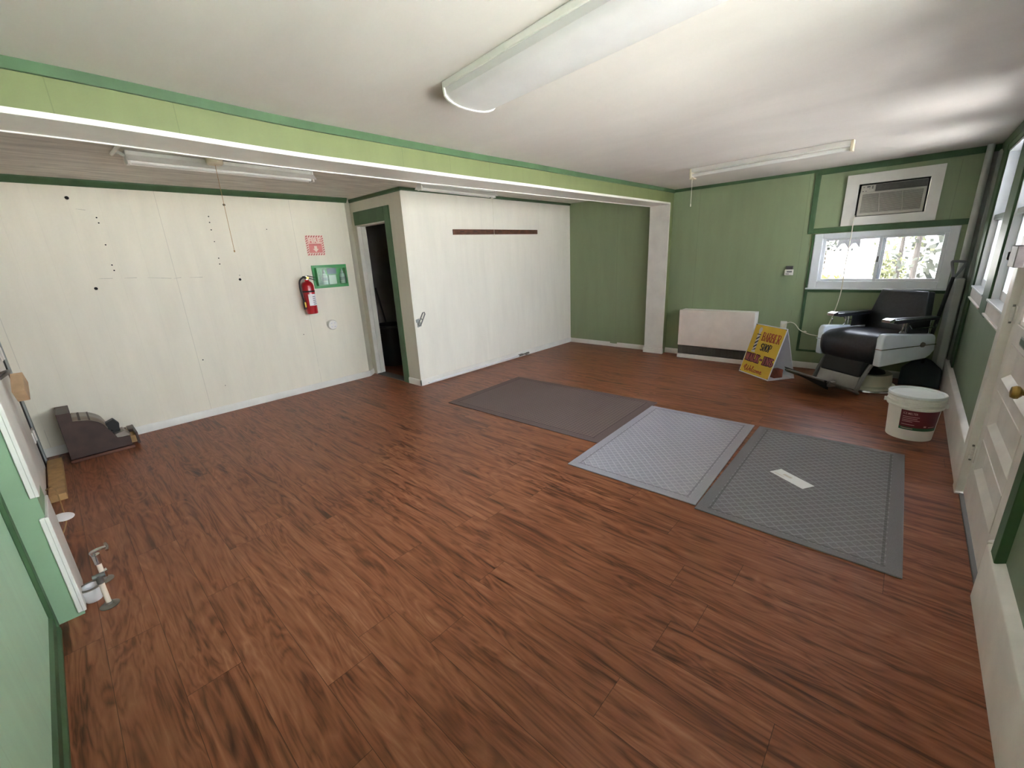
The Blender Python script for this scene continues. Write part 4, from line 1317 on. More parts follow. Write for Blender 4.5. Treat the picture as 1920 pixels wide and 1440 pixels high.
# enamel side panels, each with chrome strip and a round boss
side = [(0.340, 0.345), (0.345, 0.60), (0.325, 0.640), (0.29, 0.645), (-0.235, 0.606), (-0.262, 0.595), (-0.278, 0.57), (-0.290, 0.50), (-0.298, 0.445), (-0.255, 0.395), (-0.205, 0.368), (0.30, 0.330), (0.332, 0.330)]
for s in (-1, 1):
    bm = new(); a, b_ = s * 0.286, s * 0.350
    prism(bm, side, 'x', min(a, b_), max(a, b_))
    sp_ = obj('side_panel', bm, M['enamel'], ch, bevel=0.012, seg=3)
    bm = new(); xo = s * 0.3505
    prism(bm, [(0.346, 0.494), (0.346, 0.502), (-0.292, 0.511), (-0.293, 0.503)], 'x', min(xo, xo + s * 0.004), max(xo, xo + s * 0.004))
    box(bm, min(s * 0.288, s * 0.352), max(s * 0.288, s * 0.352), 0.343, 0.349, 0.494, 0.502)
    obj('chrome_strip', bm, M['chrome'], sp_)
    bm = new(); cyl(bm, (s * 0.35, -0.128, 0.512), (s * 0.362, -0.128, 0.512), 0.026, 0.023, 24); cyl(bm, (s * 0.362, -0.128, 0.512), (s * 0.368, -0.128, 0.512), 0.013, 0.011, 20)
    obj('boss', bm, M['cast'], sp_)
    # arm
    am = obj('arm_pad', (lambda B: (prism(B, [(0.235, 0.742), (0.225, 0.768), (0.19, 0.780), (-0.28, 0.772), (-0.315, 0.762), (-0.318, 0.748), (-0.26, 0.738), (0.18, 0.726)], 'x', min(s * 0.255, s * 0.325), max(s * 0.255, s * 0.325)), B)[1])(new()), M['leather'], ch, bevel=0.010, seg=3)
    bm = new(); prism(bm, [(0.283, 0.745), (0.285, 0.772), (0.23, 0.786), (0.225, 0.768), (0.235, 0.742)], 'x', min(s * 0.25, s * 0.33), max(s * 0.25, s * 0.33))
    box(bm, min(s * 0.326, s * 0.331), max(s * 0.326, s * 0.331), -0.31, 0.23, 0.762, 0.771)
    box(bm, min(s * 0.249, s * 0.254), max(s * 0.249, s * 0.254), -0.31, 0.23, 0.762, 0.771)
    obj('arm_cap', bm, M['chrome'], am, bevel=0.004)
    bm = new()
    xx = s * 0.292
    tube(bm, [(xx, 0.10, 0.63), (xx, 0.078, 0.645), (xx, 0.066, 0.68), (xx, 0.066, 0.735)], 0.009, 10)
    tube(bm, [(xx, 0.03, 0.635), (xx, 0.035, 0.735)], 0.008, 10, smooth=0)
    tube(bm, [(xx, -0.25, 0.60), (xx, -0.252, 0.735)], 0.009, 10, smooth=0)
    each('arm_post', bm, M['chrome'], ch)
    bm = new(); xo = s * 0.336
    tube(bm, [(xo, 0.055, 0.715), (xo, 0.02, 0.678), (xo, -0.255, 0.672), (xo, -0.26, 0.702)], 0.006, 8, smooth=0)
    obj('towel_bar', bm, M['chrome'], ch)
    bm = new(); box(bm, min(s * 0.283, s * 0.29), max(s * 0.283, s * 0.29), -0.235, -0.0, 0.615, 0.735)
    obj('arm_side', bm, M['leather'], ch, bevel=0.003)
# reclining lever
bm = new(); tube(bm, [(0.318, 0.215, 0.62), (0.318, 0.218, 0.695)], 0.005, 8, smooth=0); lathe(bm, [(0, -.012), (.010, -.008), (.012, 0), (.009, .009), (0, .012)], 14, (0.318, 0.218, 0.70))
obj('lever', bm, M['chrome'], ch)
# leg rest
lr0, lr1 = Vector((0, 0.325, 0.37)), Vector((0, 0.405, 0.065))
def leg_quad(bm, t0, t1, hx, off, th):
    a, b_ = lr0.lerp(lr1, t0), lr0.lerp(lr1, t1)
    nrm = Vector((0, (lr0 - lr1).z, -(lr0 - lr1).y)).normalized()
    pr = [a + nrm * off, b_ + nrm * off, b_ + nrm * (off - th), a + nrm * (off - th)]
    prism(bm, [(p.y, p.z) for p in pr], 'x', -hx, hx)
bm = new(); leg_quad(bm, 0.0, 0.58, 0.218, 0.012, 0.05)
obj('leg_rest', bm, M['rubber'], ch, bevel=0.014, seg=3)
bm = new(); leg_quad(bm, 0.55, 0.98, 0.222, 0.004, 0.008)
obj('leg_plate', bm, M['steel'], ch, bevel=0.002)
for s in (-1, 1):
    bm = new()
    tube(bm, [(s * 0.245, 0.25, 0.36), (s * 0.245, 0.31, 0.30), (s * 0.245, 0.375, 0.18), (s * 0.245, 0.42, 0.06)], 0.020, 10)
    obj('leg_rail', bm, M['cast'], ch)
# footplate, tipped up at the front
fp0, fp1 = Vector((0, 0.405, 0.050)), Vector((0, 0.80, 0.212))
d = (fp1 - fp0).normalized(); nr = Vector((0, -d.z, d.y))
bm = new()
pr = [fp0 - nr * 0.012, fp1 - nr * 0.006, fp1 + nr * 0.008, fp0 + nr * 0.012]
prism(bm, [(p.y, p.z) for p in pr], 'x', -0.252, 0.252)
fpo = obj('footplate', bm, M['black_plastic'], ch, bevel=0.008, seg=3)
bm = new()
for k_ in range(9):
    t = 0.1 + 0.085 * k_
    a = fp0.lerp(fp1, t) + nr * 0.012; b_ = fp0.lerp(fp1, t + 0.04) + nr * 0.012
    pr = [a - nr * .003, b_ - nr * .003, b_ + nr * .004, a + nr * .004]
    prism(bm, [(p.y, p.z) for p in pr], 'x', -0.22, 0.22)
obj('tread_ribs', bm, M['grille'], fpo)
bm = new()
A_ = [(0.265, 0.795, 0.236), (0.262, 0.79, 0.222), (-0.245, 0.785, 0.128), (-0.248, 0.80, 0.214)]
vf = [bm.verts.new(p) for p in A_]; vk = [bm.verts.new((p[0], p[1] - 0.035, p[2] - 0.012)) for p in A_]
bm.faces.new(vf); bm.faces.new(vk[::-1])
for i in range(4):
    bm.faces.new([vf[i], vk[i], vk[(i + 1) % 4], vf[(i + 1) % 4]])
obj('front_lip', bm, M['rubber'], fpo, bevel=0.004)
bm = new()
for s in (-1, 1):
    a = fp0 + Vector((s * 0.262, 0, 0)); b_ = fp0.lerp(fp1, 0.92) + Vector((s * 0.262, 0, 0))
    tube(bm, [a - nr * 0.004, b_ - nr * 0.002], 0.014, 10, smooth=0)
a = fp1 + Vector((-0.25, 0, 0)); 
tube(bm, [fp1 + Vector((-0.262, -0.03, -0.012)), fp1 + Vector((-0.2, 0.004, 0.002)), fp1 + Vector((0.2, 0.004, 0.002)), fp1 + Vector((0.262, -0.03, -0.012))], 0.012, 10, smooth=0)
obj('footplate_rim', bm, M['cast'], fpo)
bm = new()
box(bm, -0.275, -0.235, 0.70, 0.775, 0.150, 0.205)
obj('foot_bracket', bm, M['steel'], fpo, bevel=0.01)

# ------------------------------------------------------------------ bucket
bc = thing('bucket', 'white lidded plastic bucket with maroon label by the window wall', 'bucket', (4.385, -0.19, 0))
def br(z): return 0.137 + (0.158 - 0.137) * z / 0.34
bm = new(); lathe(bm, [(0, 0.003), (0.130, 0.003), (0.136, 0.0), (0.1375, 0.006)] + [(br(z), z) for z in (0.05, 0.1, 0.2, 0.252)] + [(0.167, 0.256), (0.169, 0.262), (0.167, 0.269), (0.153, 0.273), (0.153, 0.283), (0.168, 0.287), (0.170, 0.293), (0.168, 0.300), (0.154, 0.304), (0.154, 0.313), (0.169, 0.317), (0.171, 0.323), (0.169, 0.330), (0.156, 0.334), (0.156, 0.345)], 64)
bo = obj('body', bm, M['bucket'], bc, angle=50)
bm = new(); lathe(bm, [(0.158, 0.340), (0.170, 0.341), (0.172, 0.352), (0.168, 0.359), (0.160, 0.360), (0.154, 0.356), (0.150, 0.346), (0.14, 0.344), (0.0, 0.345)], 64)
obj('lid', bm, M['lid'], bc, angle=50)
def on_bucket(bm, a_mid, z_mid, lift):
    for v in bm.verts:
        z = z_mid + v.co.y
        r = br(z) + lift + v.co.z
        a = a_mid + v.co.x / 0.147
        v.co = Vector((r * cos(a), r * sin(a), z))
    return bm
A0, A1 = radians(152), radians(250)
am_ = (A0 + A1) / 2; wd = (A1 - A0) * 0.147
def patch(x0, x1, y0, y1, nx=24):
    bm = new(); grid(bm, lambda u, v: Vector((x0 + (x1 - x0) * u, y0 + (y1 - y0) * v, 0)), nx, 1); return bm
lb = obj('label', on_bucket(patch(-wd / 2, wd / 2, -0.078, 0.080), am_, 0.165, 0.0012), M['maroon'], bc)
obj('label_band', on_bucket(patch(-wd / 2, wd / 2, -0.078, -0.055), am_, 0.165, 0.0016), M['label_green'], lb)
b = text_bm('ICE MELTER', 0.017, 0.082, 0.006)
for v in b.verts:
    v.co.x += -wd / 2 + 0.056; v.co.y += 0.056
obj('label_title', on_bucket(b, am_, 0.165, 0.002), M['label_ink'], lb, smooth=False)
b = new()
for i, (y, w) in enumerate(((0.028, .095), (0.014, .085), (0.0, .10), (-0.012, .06), (-0.036, .075))):
    grid(b, lambda u, v, y=y, w=w: Vector((-wd / 2 + 0.014 + w * u, y + 0.004 * v, 0)), 10, 1)
grid(b, lambda u, v: Vector((0.02 + 0.016 * u, -0.046 + 0.011 * v, 0)), 4, 1)
grid(b, lambda u, v: Vector((0.05 + 0.05 * u, -0.046 + 0.004 * v, 0)), 4, 1)
grid(b, lambda u, v: Vector((-wd / 2 + 0.014 + 0.07 * u, -0.068 + 0.005 * v, 0)), 8, 1)
obj('label_print', on_bucket(b, am_, 0.165, 0.002), M['label_ink'], lb, smooth=False)
bm = new()
an = radians(150)
for s in (radians(88), radians(268)):
    box(bm, 0.160 * cos(s) - 0.014, 0.160 * cos(s) + 0.014, 0.176 * sin(s) - 0.009, 0.176 * sin(s) + 0.009, 0.262, 0.288)
pts = [(0.177 * cos(radians(-t + 176)), 0.177 * sin(radians(-t + 176)), 0.275 - 0.055 * sin(radians((t - 88)))) for t in range(88, 269, 12)]
tube(bm, pts, 0.0022, 8, smooth=2)
obj('bail_handle', bm, M['bucket'], bc)

# ------------------------------------------------------------------ snow shovel in the corner
sv = thing('snow_shovel', 'dark snow shovel with grey D handle leaning in the far corner', 'shovel', (5.95, -0.25, 0))
bm = new()
def blade(u, v):
    # v across, u up the blade
    w = 0.165 - 0.03 * max(0, u - 0.7) / 0.3
    x = 5.97 + 0.10 * u + 0.05 * (abs(2 * v - 1) ** 2) * -1
    return Vector((x, -0.245 + (2 * v - 1) * w * 0.95 * (1 if u < .8 else 1 - (u - .8) * 1.6), 0.012 + 0.28 * u - 0.04 * abs(2 * v - 1) ** 3 * u))
grid(bm, blade, 12, 14)
obj('scoop', bm, M['shovel_blade'], sv, world=True, solid=0.006)
bm = new(); tube(bm, [(6.06, -0.245, 0.24), (6.04, -0.25, 0.40), (6.02, -0.285, 0.80), (6.03, -0.315, 1.12)], 0.016, 12)
obj('shaft', bm, M['black_plastic'], sv, world=True)
bm = new(); tube(bm, [(6.03, -0.318, 1.10), (6.03, -0.30, 1.19), (6.03, -0.285, 1.255), (6.03, -0.295, 1.268), (6.03, -0.37, 1.262), (6.03, -0.378, 1.25), (6.03, -0.355, 1.18), (6.03, -0.325, 1.12)], 0.012, 10, smooth=3)
obj('grip', bm, M['shovel_grey'], sv, world=True)

# ------------------------------------------------------------------ floor mats and envelope
def floor_mat_obj(name, label, x0, x1, y0, y1, m, rot=0.0, skew=0):
    bm = new()
    hx, hy = (x1 - x0) / 2, (y1 - y0) / 2
    prof_e = 0.008
    A = box(bm, -hx, hx, -hy, hy, 0, 0.0085)
    o = obj(name, bm, m, None, bevel=0.003)
    o.location = ((x0 + x1) / 2, (y0 + y1) / 2, 0.0006)
    o.rotation_euler = (0, 0, rot)
    tag(o, label, 'mat')
    return o
floor_mat_obj('floor_mat', 'dark brown ribbed floor mat farthest from the entrance door', 2.76, 3.965, 1.69, 3.56, M['mat_brown'], radians(1.6))
floor_mat_obj('floor_mat', 'grey waffle floor mat between the brown mat and the charcoal mat', 2.355, 3.885, 0.764, 1.690, M['mat_grey'], radians(2.0) * 0.9)
floor_mat_obj('floor_mat', 'charcoal waffle floor mat with the envelope on it', 2.338, 3.905, -0.189, 0.744, M['mat_charcoal'], radians(0.6))
ev = thing('envelope', 'white envelope lying on the charcoal mat', 'envelope', (3.052, 0.366, 0.0105), math.atan2(-0.207, -0.127))
bm = new(); box(bm, -0.122, 0.122, -0.048, 0.048, 0, 0.002)
obj('paper', bm, M['paper'], ev)
bm = new(); box(bm, -0.105, -0.03, -0.03, -0.024, 0.002, 0.0024); box(bm, -0.06, 0.0, -0.008, 0.012, 0.002, 0.0024)
obj('print', bm, M['silver_paint'], ev)

# ------------------------------------------------------------------ back wall things
# fire sign
fs = thing('fire_sign', 'faded red and white FIRE extinguisher sign with arrow', 'sign', (2.378, YW, 1.64))
fx0, fx1, fz0_, fz1_ = 2.268, 2.49, 1.642, 1.878
bm = new(); box(bm, fx0, fx1, YW - 0.004, YW, fz0_, fz1_)
pl = obj('plate', bm, M['sign_white'], fs, world=True)
bm = new(); yy = YW - 0.0046
for side_ in ('t', 'b', 'l', 'r'):
    n_ = 7
    for i in range(n_):
        if side_ in 'tb':
            x = fx0 + 0.004 + i * (fx1 - fx0 - 0.008) / n_; z = fz1_ - 0.026 if side_ == 't' else fz0_ + 0.004
            P = [(x, z), (x + 0.016, z), (x + 0.030, z + 0.022), (x + 0.014, z + 0.022)]
        else:
            z = fz0_ + 0.028 + i * (fz1_ - fz0_ - 0.056) / n_; x = fx0 + 0.004 if side_ == 'l' else fx1 - 0.026
            P = [(x, z), (x + 0.022, z + 0.014), (x + 0.022, z + 0.028), (x, z + 0.014)]
        P = [(min(max(a, fx0), fx1), b_) for a, b_ in P]
        bm.faces.new([bm.verts.new((a, yy, b_)) for a, b_ in P])
obj('hazard_stripes', bm, M['pink_deep'], pl, world=True, smooth=False)
bm = new(); box(bm, fx0 + 0.03, fx1 - 0.03, YW - 0.0046, YW - 0.004, fz0_ + 0.033, fz1_ - 0.098)
box(bm, fx0 + 0.03, fx1 - 0.03, YW - 0.0046, YW - 0.004, fz1_ - 0.092, fz1_ - 0.034)
fld = obj('red_field', bm, M['pink'], pl, world=True)
b = text_bm('FIRE', 0.052, 0.150, 0.04)
xform(b, Matrix.Translation((2.379, YW - 0.0052, fz1_ - 0.062)) @ Matrix.Rotation(radians(90), 4, 'X'))
obj('fire_lettering', b, M['sign_white'], fld, world=True, smooth=False)
b = text_bm('EXTINGUISHER', 0.017, 0.135, 0.02)
xform(b, Matrix.Translation((2.379, YW - 0.0052, fz1_ - 0.108)) @ Matrix.Rotation(radians(90), 4, 'X'))
obj('small_lettering', b, M['pink_deep'], fld, world=True, smooth=False)
bm = new(); cx = 2.379; zz = fz0_ + 0.04
bm.faces.new([bm.verts.new((a, YW - 0.0052, b_)) for a, b_ in ((cx, zz), (cx + 0.035, zz + 0.038), (cx + 0.017, zz + 0.038), (cx + 0.017, zz + 0.072), (cx - 0.017, zz + 0.072), (cx - 0.017, zz + 0.038), (cx - 0.035, zz + 0.038))])
obj('arrow', bm, M['sign_white'], fld, world=True, smooth=False)

# eyewash station
ew = thing('eyewash_station', 'green wall case of eyewash bottles beside the extinguisher', 'first aid case', (2.505, YW, 1.255))
ex0, ex1, ez0, ez1 = 2.283, 2.725, 1.252, 1.528
bm = new(); box(bm, ex0, ex1, YW - 0.006, YW, ez0, ez1)
obj('back_plate', bm, M['case_green'], ew, world=True, bevel=0.002)
bm = new()
for a, b_, c, d in ((ex0 + 0.03, ex0 + 0.045, ez0 + 0.03, ez1 - 0.03), (ex1 - 0.045, ex1 - 0.03, ez0 + 0.03, ez1 - 0.03), (ex0 + 0.045, ex1 - 0.045, ez0 + 0.03, ez0 + 0.042), (ex0 + 0.045, ex1 - 0.045, ez1 - 0.042, ez1 - 0.03)):
    box(bm, a, b_, YW - 0.068, YW - 0.004, c, d)
for a, b_, c, d in ((ex0, ex0 + 0.03, ez0, ez1), (ex1 - 0.03, ex1, ez0, ez1), (ex0 + 0.03, ex1 - 0.03, ez0, ez0 + 0.03), (ex0 + 0.03, ex1 - 0.03, ez1 - 0.03, ez1)):
    box(bm, a, b_, YW - 0.014, YW - 0.005, c, d)
for q in range(4):
    cyl(bm, (ex0 + 0.058 + q * 0.012, YW - 0.02, ez0 + 0.05), (ex0 + 0.058 + q * 0.012, YW - 0.02, ez1 - 0.05), 0.004, n=8)
obj('case_rim', bm, M['case_green'], ew, world=True, bevel=0.004)
bm = new(); box(bm, ex0 + 0.03, ex1 - 0.03, YW - 0.074, YW - 0.07, ez0 + 0.03, ez1 - 0.03)
obj('clear_cover', bm, M['clear'], ew, world=True)
bm = new(); box(bm, 2.468, 2.585, YW - 0.012, YW - 0.0065, 1.415, 1.495)
obj('upper_instruction_label', bm, M['blue_label'], ew, world=True)
bm = new(); box(bm, 2.47, 2.565, YW - 0.03, YW - 0.0065, 1.29, 1.405)
obj('instruction_booklet', bm, M['paper'], ew, world=True, bevel=0.002)
for k_, (bx_, lab) in enumerate(((2.415, 'pale eyewash bottle in the green case nearest the extinguisher'), (2.643, 'pale eyewash bottle in the green case nearest the closet door'))):
    t = thing('eyewash_bottle', lab, 'bottle', (bx_, YW - 0.038, 1.297), 0, 'eyewash bottles in the green case')
    bm = new(); lathe(bm, [(0, 0), (0.028, 0), (0.03, 0.004), (0.030, 0.10), (0.026, 0.118), (0.014, 0.128), (0.013, 0.134)], 24)
    bd = obj('body', bm, M['bottle'], t)
    bm = new(); lathe(bm, [(0.016, 0.130), (0.016, 0.145), (0.010, 0.155), (0.006, 0.178), (0, 0.18)], 20)
    obj('cap', bm, M['plastic_white'], t)
    bm = new(); lathe(bm, [(0.0305, 0.035), (0.0305, 0.085)], 24)
    lb_ = obj('label', bm, M['paper'], bd)
    bm = new()
    for z in (0.045, 0.058, 0.071):
        lathe(bm, [(0.031, z), (0.031, z + 0.006)], 24)
    each('label_line', bm, M['blue_label'], lb_)

# fire extinguisher
fe = thing('fire_extinguisher', 'red fire extinguisher with black hose hung on the white wall', 'fire extinguisher', (2.17, YW - 0.082, 0.965))
bm = new(); lathe(bm, [(0, 0.004), (0.055, 0.0), (0.064, 0.006), (0.066, 0.012), (0.066, 0.33), (0.060, 0.355), (0.045, 0.375), (0.026, 0.388), (0.022, 0.402), (0, 0.403)], 40)
cy = obj('cylinder', bm, M['red'], fe)
bm = new(); lathe(bm, [(0.0666, 0.258), (0.068, 0.262), (0.068, 0.272), (0.0666, 0.276)], 40); box(bm, -0.02, 0.02, 0.062, 0.081, 0.1, 0.30)
obj('strap', bm, M['rubber'], fe)
bm = new()
def curve_patch(bm, a0, a1, z0_, z1_, r):
    grid(bm, lambda u, v: Vector((r * cos(a0 + (a1 - a0) * u), r * sin(a0 + (a1 - a0) * u), z0_ + (z1_ - z0_) * v)), 14, 1)
curve_patch(bm, radians(236), radians(330), 0.10, 0.235, 0.0664)
lb_ = obj('label', bm, M['paper'], cy)
bm = new()
for i in range(5):
    curve_patch(bm, radians(276), radians(318 - i * 3), 0.112 + i * 0.022, 0.120 + i * 0.022, 0.0668)
each('label_line', bm, M['print_grey'], lb_)
bm = new(); lathe(bm, [(0.02, 0.398), (0.02, 0.425), (0.014, 0.43), (0.014, 0.445), (0, 0.446)], 20); box(bm, -0.012, 0.012, -0.03, 0.012, 0.412, 0.436)
vl = obj('valve', bm, M['chrome'], fe)
bm = new(); cyl(bm, (0.0, -0.03, 0.424), (0.0, -0.042, 0.424), 0.014, n=18)
obj('gauge', bm, M['brass'], vl)
bm = new()
prism(bm, [(-0.04, 0.446), (0.02, 0.450), (0.105, 0.428), (0.105, 0.421), (0.02, 0.44), (-0.04, 0.438)], 'y', -0.009, 0.009)
prism(bm, [(0.0, 0.43), (0.02, 0.43), (0.10, 0.396), (0.098, 0.389), (0.02, 0.416), (0.0, 0.416)], 'y', -0.009, 0.009)
obj('handle', bm, M['rubber'], fe, bevel=0.002)
bm = new(); tube(bm, [(-0.018, -0.005, 0.426), (-0.05, -0.012, 0.428), (-0.088, -0.012, 0.39), (-0.096, -0.01, 0.31), (-0.088, -0.008, 0.22), (-0.078, -0.008, 0.15)], 0.010, 10)
obj('hose', bm, M['rubber'], fe)
bm = new(); cyl(bm, (-0.079, -0.008, 0.155), (-0.074, -0.008, 0.06), 0.012, 0.015, 14)
obj('nozzle', bm, M['rubber'], fe)
bm = new(); box(bm, -0.082, -0.066, -0.027, -0.023, 0.085, 0.145)
obj('inspection_tag', bm, M['yellow_tag'], fe)

# round outlet
ro = thing('wall_outlet', 'round white wall outlet below the eyewash case', 'outlet', (2.418, YW, 0.79))
bm = new(); lathe(bm, [(0.062, 0), (0.062, 0.03), (0.055, 0.042), (0, 0.044)], 36); xform(bm, Matrix.Rotation(radians(90), 4, 'X'))
rb = obj('housing', bm, M['white_trim'], ro)
bm = new()
for ox, oz in ((-0.02, 0.022), (0.022, 0.022), (-0.02, -0.022), (0.022, -0.022)):
    lathe_b = new(); lathe(bm, [(0.013, 0), (0.013, 0.002), (0.009, 0.003), (0.0, 0.003)], 16, (ox, oz, 0)); lathe_b.free()
for v in bm.verts:
    v.co = Vector((v.co.x, -0.044 - v.co.z, v.co.y))
so = each('socket', bm, M['pvc_white'], rb)
bm = new()
for ox, oz in ((-0.02, 0.022), (0.022, 0.022), (-0.02, -0.022), (0.022, -0.022)):
    box(bm, ox - 0.005, ox - 0.003, -0.0482, -0.047, oz - 0.004, oz + 0.004); box(bm, ox + 0.003, ox + 0.005, -0.0482, -0.047, oz - 0.004, oz + 0.004)
each('slot', bm, M['grille'], ro)

# screw holes and scuffs in the back wall
bm = new()
for x, z, r in ((0.338, 2.17, .014), (1.502, 2.174, .012), (0.338, 1.414, .013), (1.495, 1.417, .013), (0.487, 2.017, .006), (0.491, 1.973, .006), (0.492, 1.788, .006), (0.493, 1.612, .006), (0.497, 1.564, .006), (1.339, 2.055, .006), (1.336, 1.998, .006), (1.335, 1.926, .006), (1.339, 1.811, .005), (1.342, 1.645, .006), (1.339, 1.586, .006), (1.868, 1.938, .005), (1.50, 1.461, .004), (0.98, 0.62, .006), (2.05, 0.72, .005), (1.12, 0.30, .004)):
    cyl(bm, (x, YW - 0.0012, z), (x, YW + 0.001, z), r, n=12)
for x0_, z0_, x1_, z1_ in ((0.371, 2.084, 0.43, 2.076), (0.376, 1.497, 0.47, 1.494), (0.55, 1.492, 0.64, 1.489), (0.72, 1.485, 0.90, 1.466), (0.92, 1.464, 0.98, 1.470), (1.05, 1.466, 1.16, 1.462)):
    v = [bm.verts.new(p) for p in ((x0_, YW - 0.001, z0_), (x1_, YW - 0.001, z1_), (x1_, YW - 0.001, z1_ + 0.0018), (x0_, YW - 0.001, z0_ + 0.0008))]
    bm.faces.new(v)
struct('screw_holes', bm, M['hole'], 'old dark screw holes and scuffs in the white back wall', smooth=False)

# hook rail on the closet front wall
hr = thing('hook_rail', 'narrow brown wooden rail on the white closet wall', 'hook rail', (4.51, YN, 1.82))
bm = new(); prism(bm, [(3.685, 1.819), (5.365, 1.836), (5.365, 1.897), (3.685, 1.883)], 'y', YN - 0.018, YN)
rl = obj('rail', bm, M['walnut'], hr, world=True, bevel=0.002)
bm = new()
for i in range(7):
    x = 3.83 + i * 0.235
    box(bm, x - 0.035, x + 0.035, YN - 0.0195, YN - 0.0178, 1.85 + i * 0.002, 1.862 + i * 0.002)
each('hook_slot', bm, M['register'], rl, world=True, bevel=0.001)

# hasp latch near the closet corner
hs = thing('hasp', 'steel hasp latch on the closet corner', 'hasp', (3.04, YN, 0.76))
bm = new(); prism(bm, [(3.0, 0.74), (3.055, 0.75), (3.05, 0.80), (3.0, 0.80)], 'y', YN - 0.012, YN); prism(bm, [(2.985, 0.835), (3.035, 0.845), (3.035, 0.80), (2.985, 0.80)], 'y', YN - 0.006, YN)
obj('hasp_plate', bm, M['post_grey'], hs, world=True, bevel=0.002)
bm = new()
a, b_ = Vector((3.025, YN - 0.014, 0.768)), Vector((3.105, YN - 0.014, 0.90))
dd = (b_ - a).normalized(); pp_ = Vector((-dd.z, 0, dd.x)) * 0.018
loop = [a + pp_, b_ + pp_, b_ + dd * 0.014, b_ - pp_, a - pp_, a - dd * 0.012, a + pp_]
tube(bm, loop, 0.007, 8, smooth=0); tube(bm, [(a + b_) / 2 + pp_, (a + b_) / 2 - pp_], 0.006, 8, smooth=0)
obj('hasp_strap', bm, M['cast'], hs, world=True)

# pipe run along the closet baseboard
pr_ = thing('baseboard_pipe', 'thin white pipe with a valve lying along the closet baseboard', 'pipe', (4.0, YN - 0.03, 0.03))
bm = new(); tube(bm, [(3.055, YN - 0.036, 0.024), (3.9, YN - 0.03, 0.036), (4.08, YN - 0.032, 0.03), (4.86, YN - 0.032, 0.034)], 0.011, 12, smooth=0)
obj('pipe', bm, M['pvc_white'], pr_, world=True)
bm = new(); cyl(bm, (4.80, YN - 0.032, 0.034), (4.88, YN - 0.032, 0.034), 0.018, n=14); cyl(bm, (4.98, YN - 0.036, 0.034), (5.03, YN - 0.036, 0.034), 0.017, n=14)
cyl(bm, (4.87, YN - 0.032, 0.034), (4.99, YN - 0.036, 0.034), 0.010, n=12); cyl(bm, (4.93, YN - 0.036, 0.034), (4.93, YN - 0.075, 0.036), 0.007, n=10); cyl(bm, (4.93, YN - 0.072, 0.036), (4.93, YN - 0.08, 0.036), 0.022, n=14)
obj('valve', bm, M['steel'], pr_, world=True)
bm = new(); cyl(bm, (4.075, YN - 0.032, 0.03), (4.115, YN - 0.032, 0.03), 0.016, n=14)
obj('coupling', bm, M['pvc_white'], pr_, world=True)

# ------------------------------------------------------------------ closet contents
tc = thing('trash_can', 'large dark trash can inside the closet doorway', 'trash can', (3.50, 5.76, 0))
bm = new(); lathe(bm, [(0, 0.01), (0.20, 0.0), (0.25, 0.58), (0.268, 0.59), (0.270, 0.62), (0.255, 0.622), (0.245, 0.6), (0.19, 0.03), (0, 0.03)], 40)
obj('can', bm, M['black_plastic'], tc)
bm = new()
for t in (0.4, 1.9, 3.4, 4.9):
    box(bm, 0.255 * cos(t) - 0.03, 0.255 * cos(t) + 0.03, 0.255 * sin(t) - 0.03, 0.255 * sin(t) + 0.03, 0.47, 0.5)
each('handle', bm, M['black_plastic'], tc, bevel=0.006)
bh = thing('broom', 'broom handle sticking up behind the trash can', 'broom', (3.62, 6.15, 0))
bm = new(); tube(bm, [(3.62, 6.10, 0.2), (3.62, 6.12, 0.62), (3.58, 6.22, 1.15)], 0.013, 10, smooth=0)
obj('handle', bm, M['black_plastic'], bh, world=True)
bm = new(); box(bm, 3.55, 3.70, 6.06, 6.13, 0.0, 0.22)
obj('brush', bm, M['pine'], bh, world=True, bevel=0.01)

# ------------------------------------------------------------------ cash register on the floor
cr = thing('cash_register', 'antique brown wooden cash register on the floor by the back wall', 'cash register', (0.03, 5.2, 0), radians(0))
YR0, YR1 = 5.02, 5.36
prof = [(-0.175, 0.03), (-0.171, 0.435), (-0.089, 0.431), (-0.092, 0.352), (-0.038, 0.342), (0.011, 0.330), (0.057, 0.300), (0.085, 0.268), (0.103, 0.222), (0.121, 0.187), (0.144, 0.125), (0.228, 0.111), (0.226, 0.03)]
bm = new(); prism(bm, prof, 'y', YR0, YR0 + 0.02); prism(bm, prof, 'y', YR1 - 0.02, YR1)
each('side_panel', bm, M['register'], cr, world=True, bevel=0.002)
bm = new(); prism(bm, [(-0.172, 0.03), (-0.169, 0.432), (-0.092, 0.429), (-0.098, 0.345), (0.0, 0.320), (0.09, 0.22), (0.13, 0.12), (0.215, 0.106), (0.215, 0.03)], 'y', YR0 + 0.02, YR1 - 0.02)
obj('case', bm, M['register'], cr, world=True)
# curved metal hood over the works
arc = [(-0.090, 0.352), (-0.038, 0.342), (0.011, 0.330), (0.057, 0.300), (0.085, 0.268), (0.103, 0.222)]
ad = catmull([(a, 0, b_) for a, b_ in arc], 4)
bm = new(); n_ = len(ad) - 1
grid(bm, lambda u, v: Vector((ad[int(round(u * n_))].x, YR0 + 0.004 + (YR1 - YR0 - 0.008) * v, ad[int(round(u * n_))].z + 0.004)), n_, 1)
hd = obj('hood', bm, M['register_metal'], cr, world=True, solid=0.004)
bm = new(); box(bm, -0.055, -0.040, YR0 + 0.01, YR1 - 0.01, 0.344, 0.352); box(bm, 0.005, 0.016, YR0 + 0.01, YR1 - 0.01, 0.332, 0.340)
each('hood_slot', bm, M['register'], hd, world=True)
bm = new()
prism(bm, [(0.096, 0.215), (0.10, 0.262), (0.155, 0.285), (0.185, 0.235), (0.178, 0.19), (0.135, 0.18)], 'y', YR0 + 0.05, YR0 + 0.12)
box(bm, 0.12, 0.18, YR0 + 0.06, YR1 - 0.06, 0.165, 0.182)
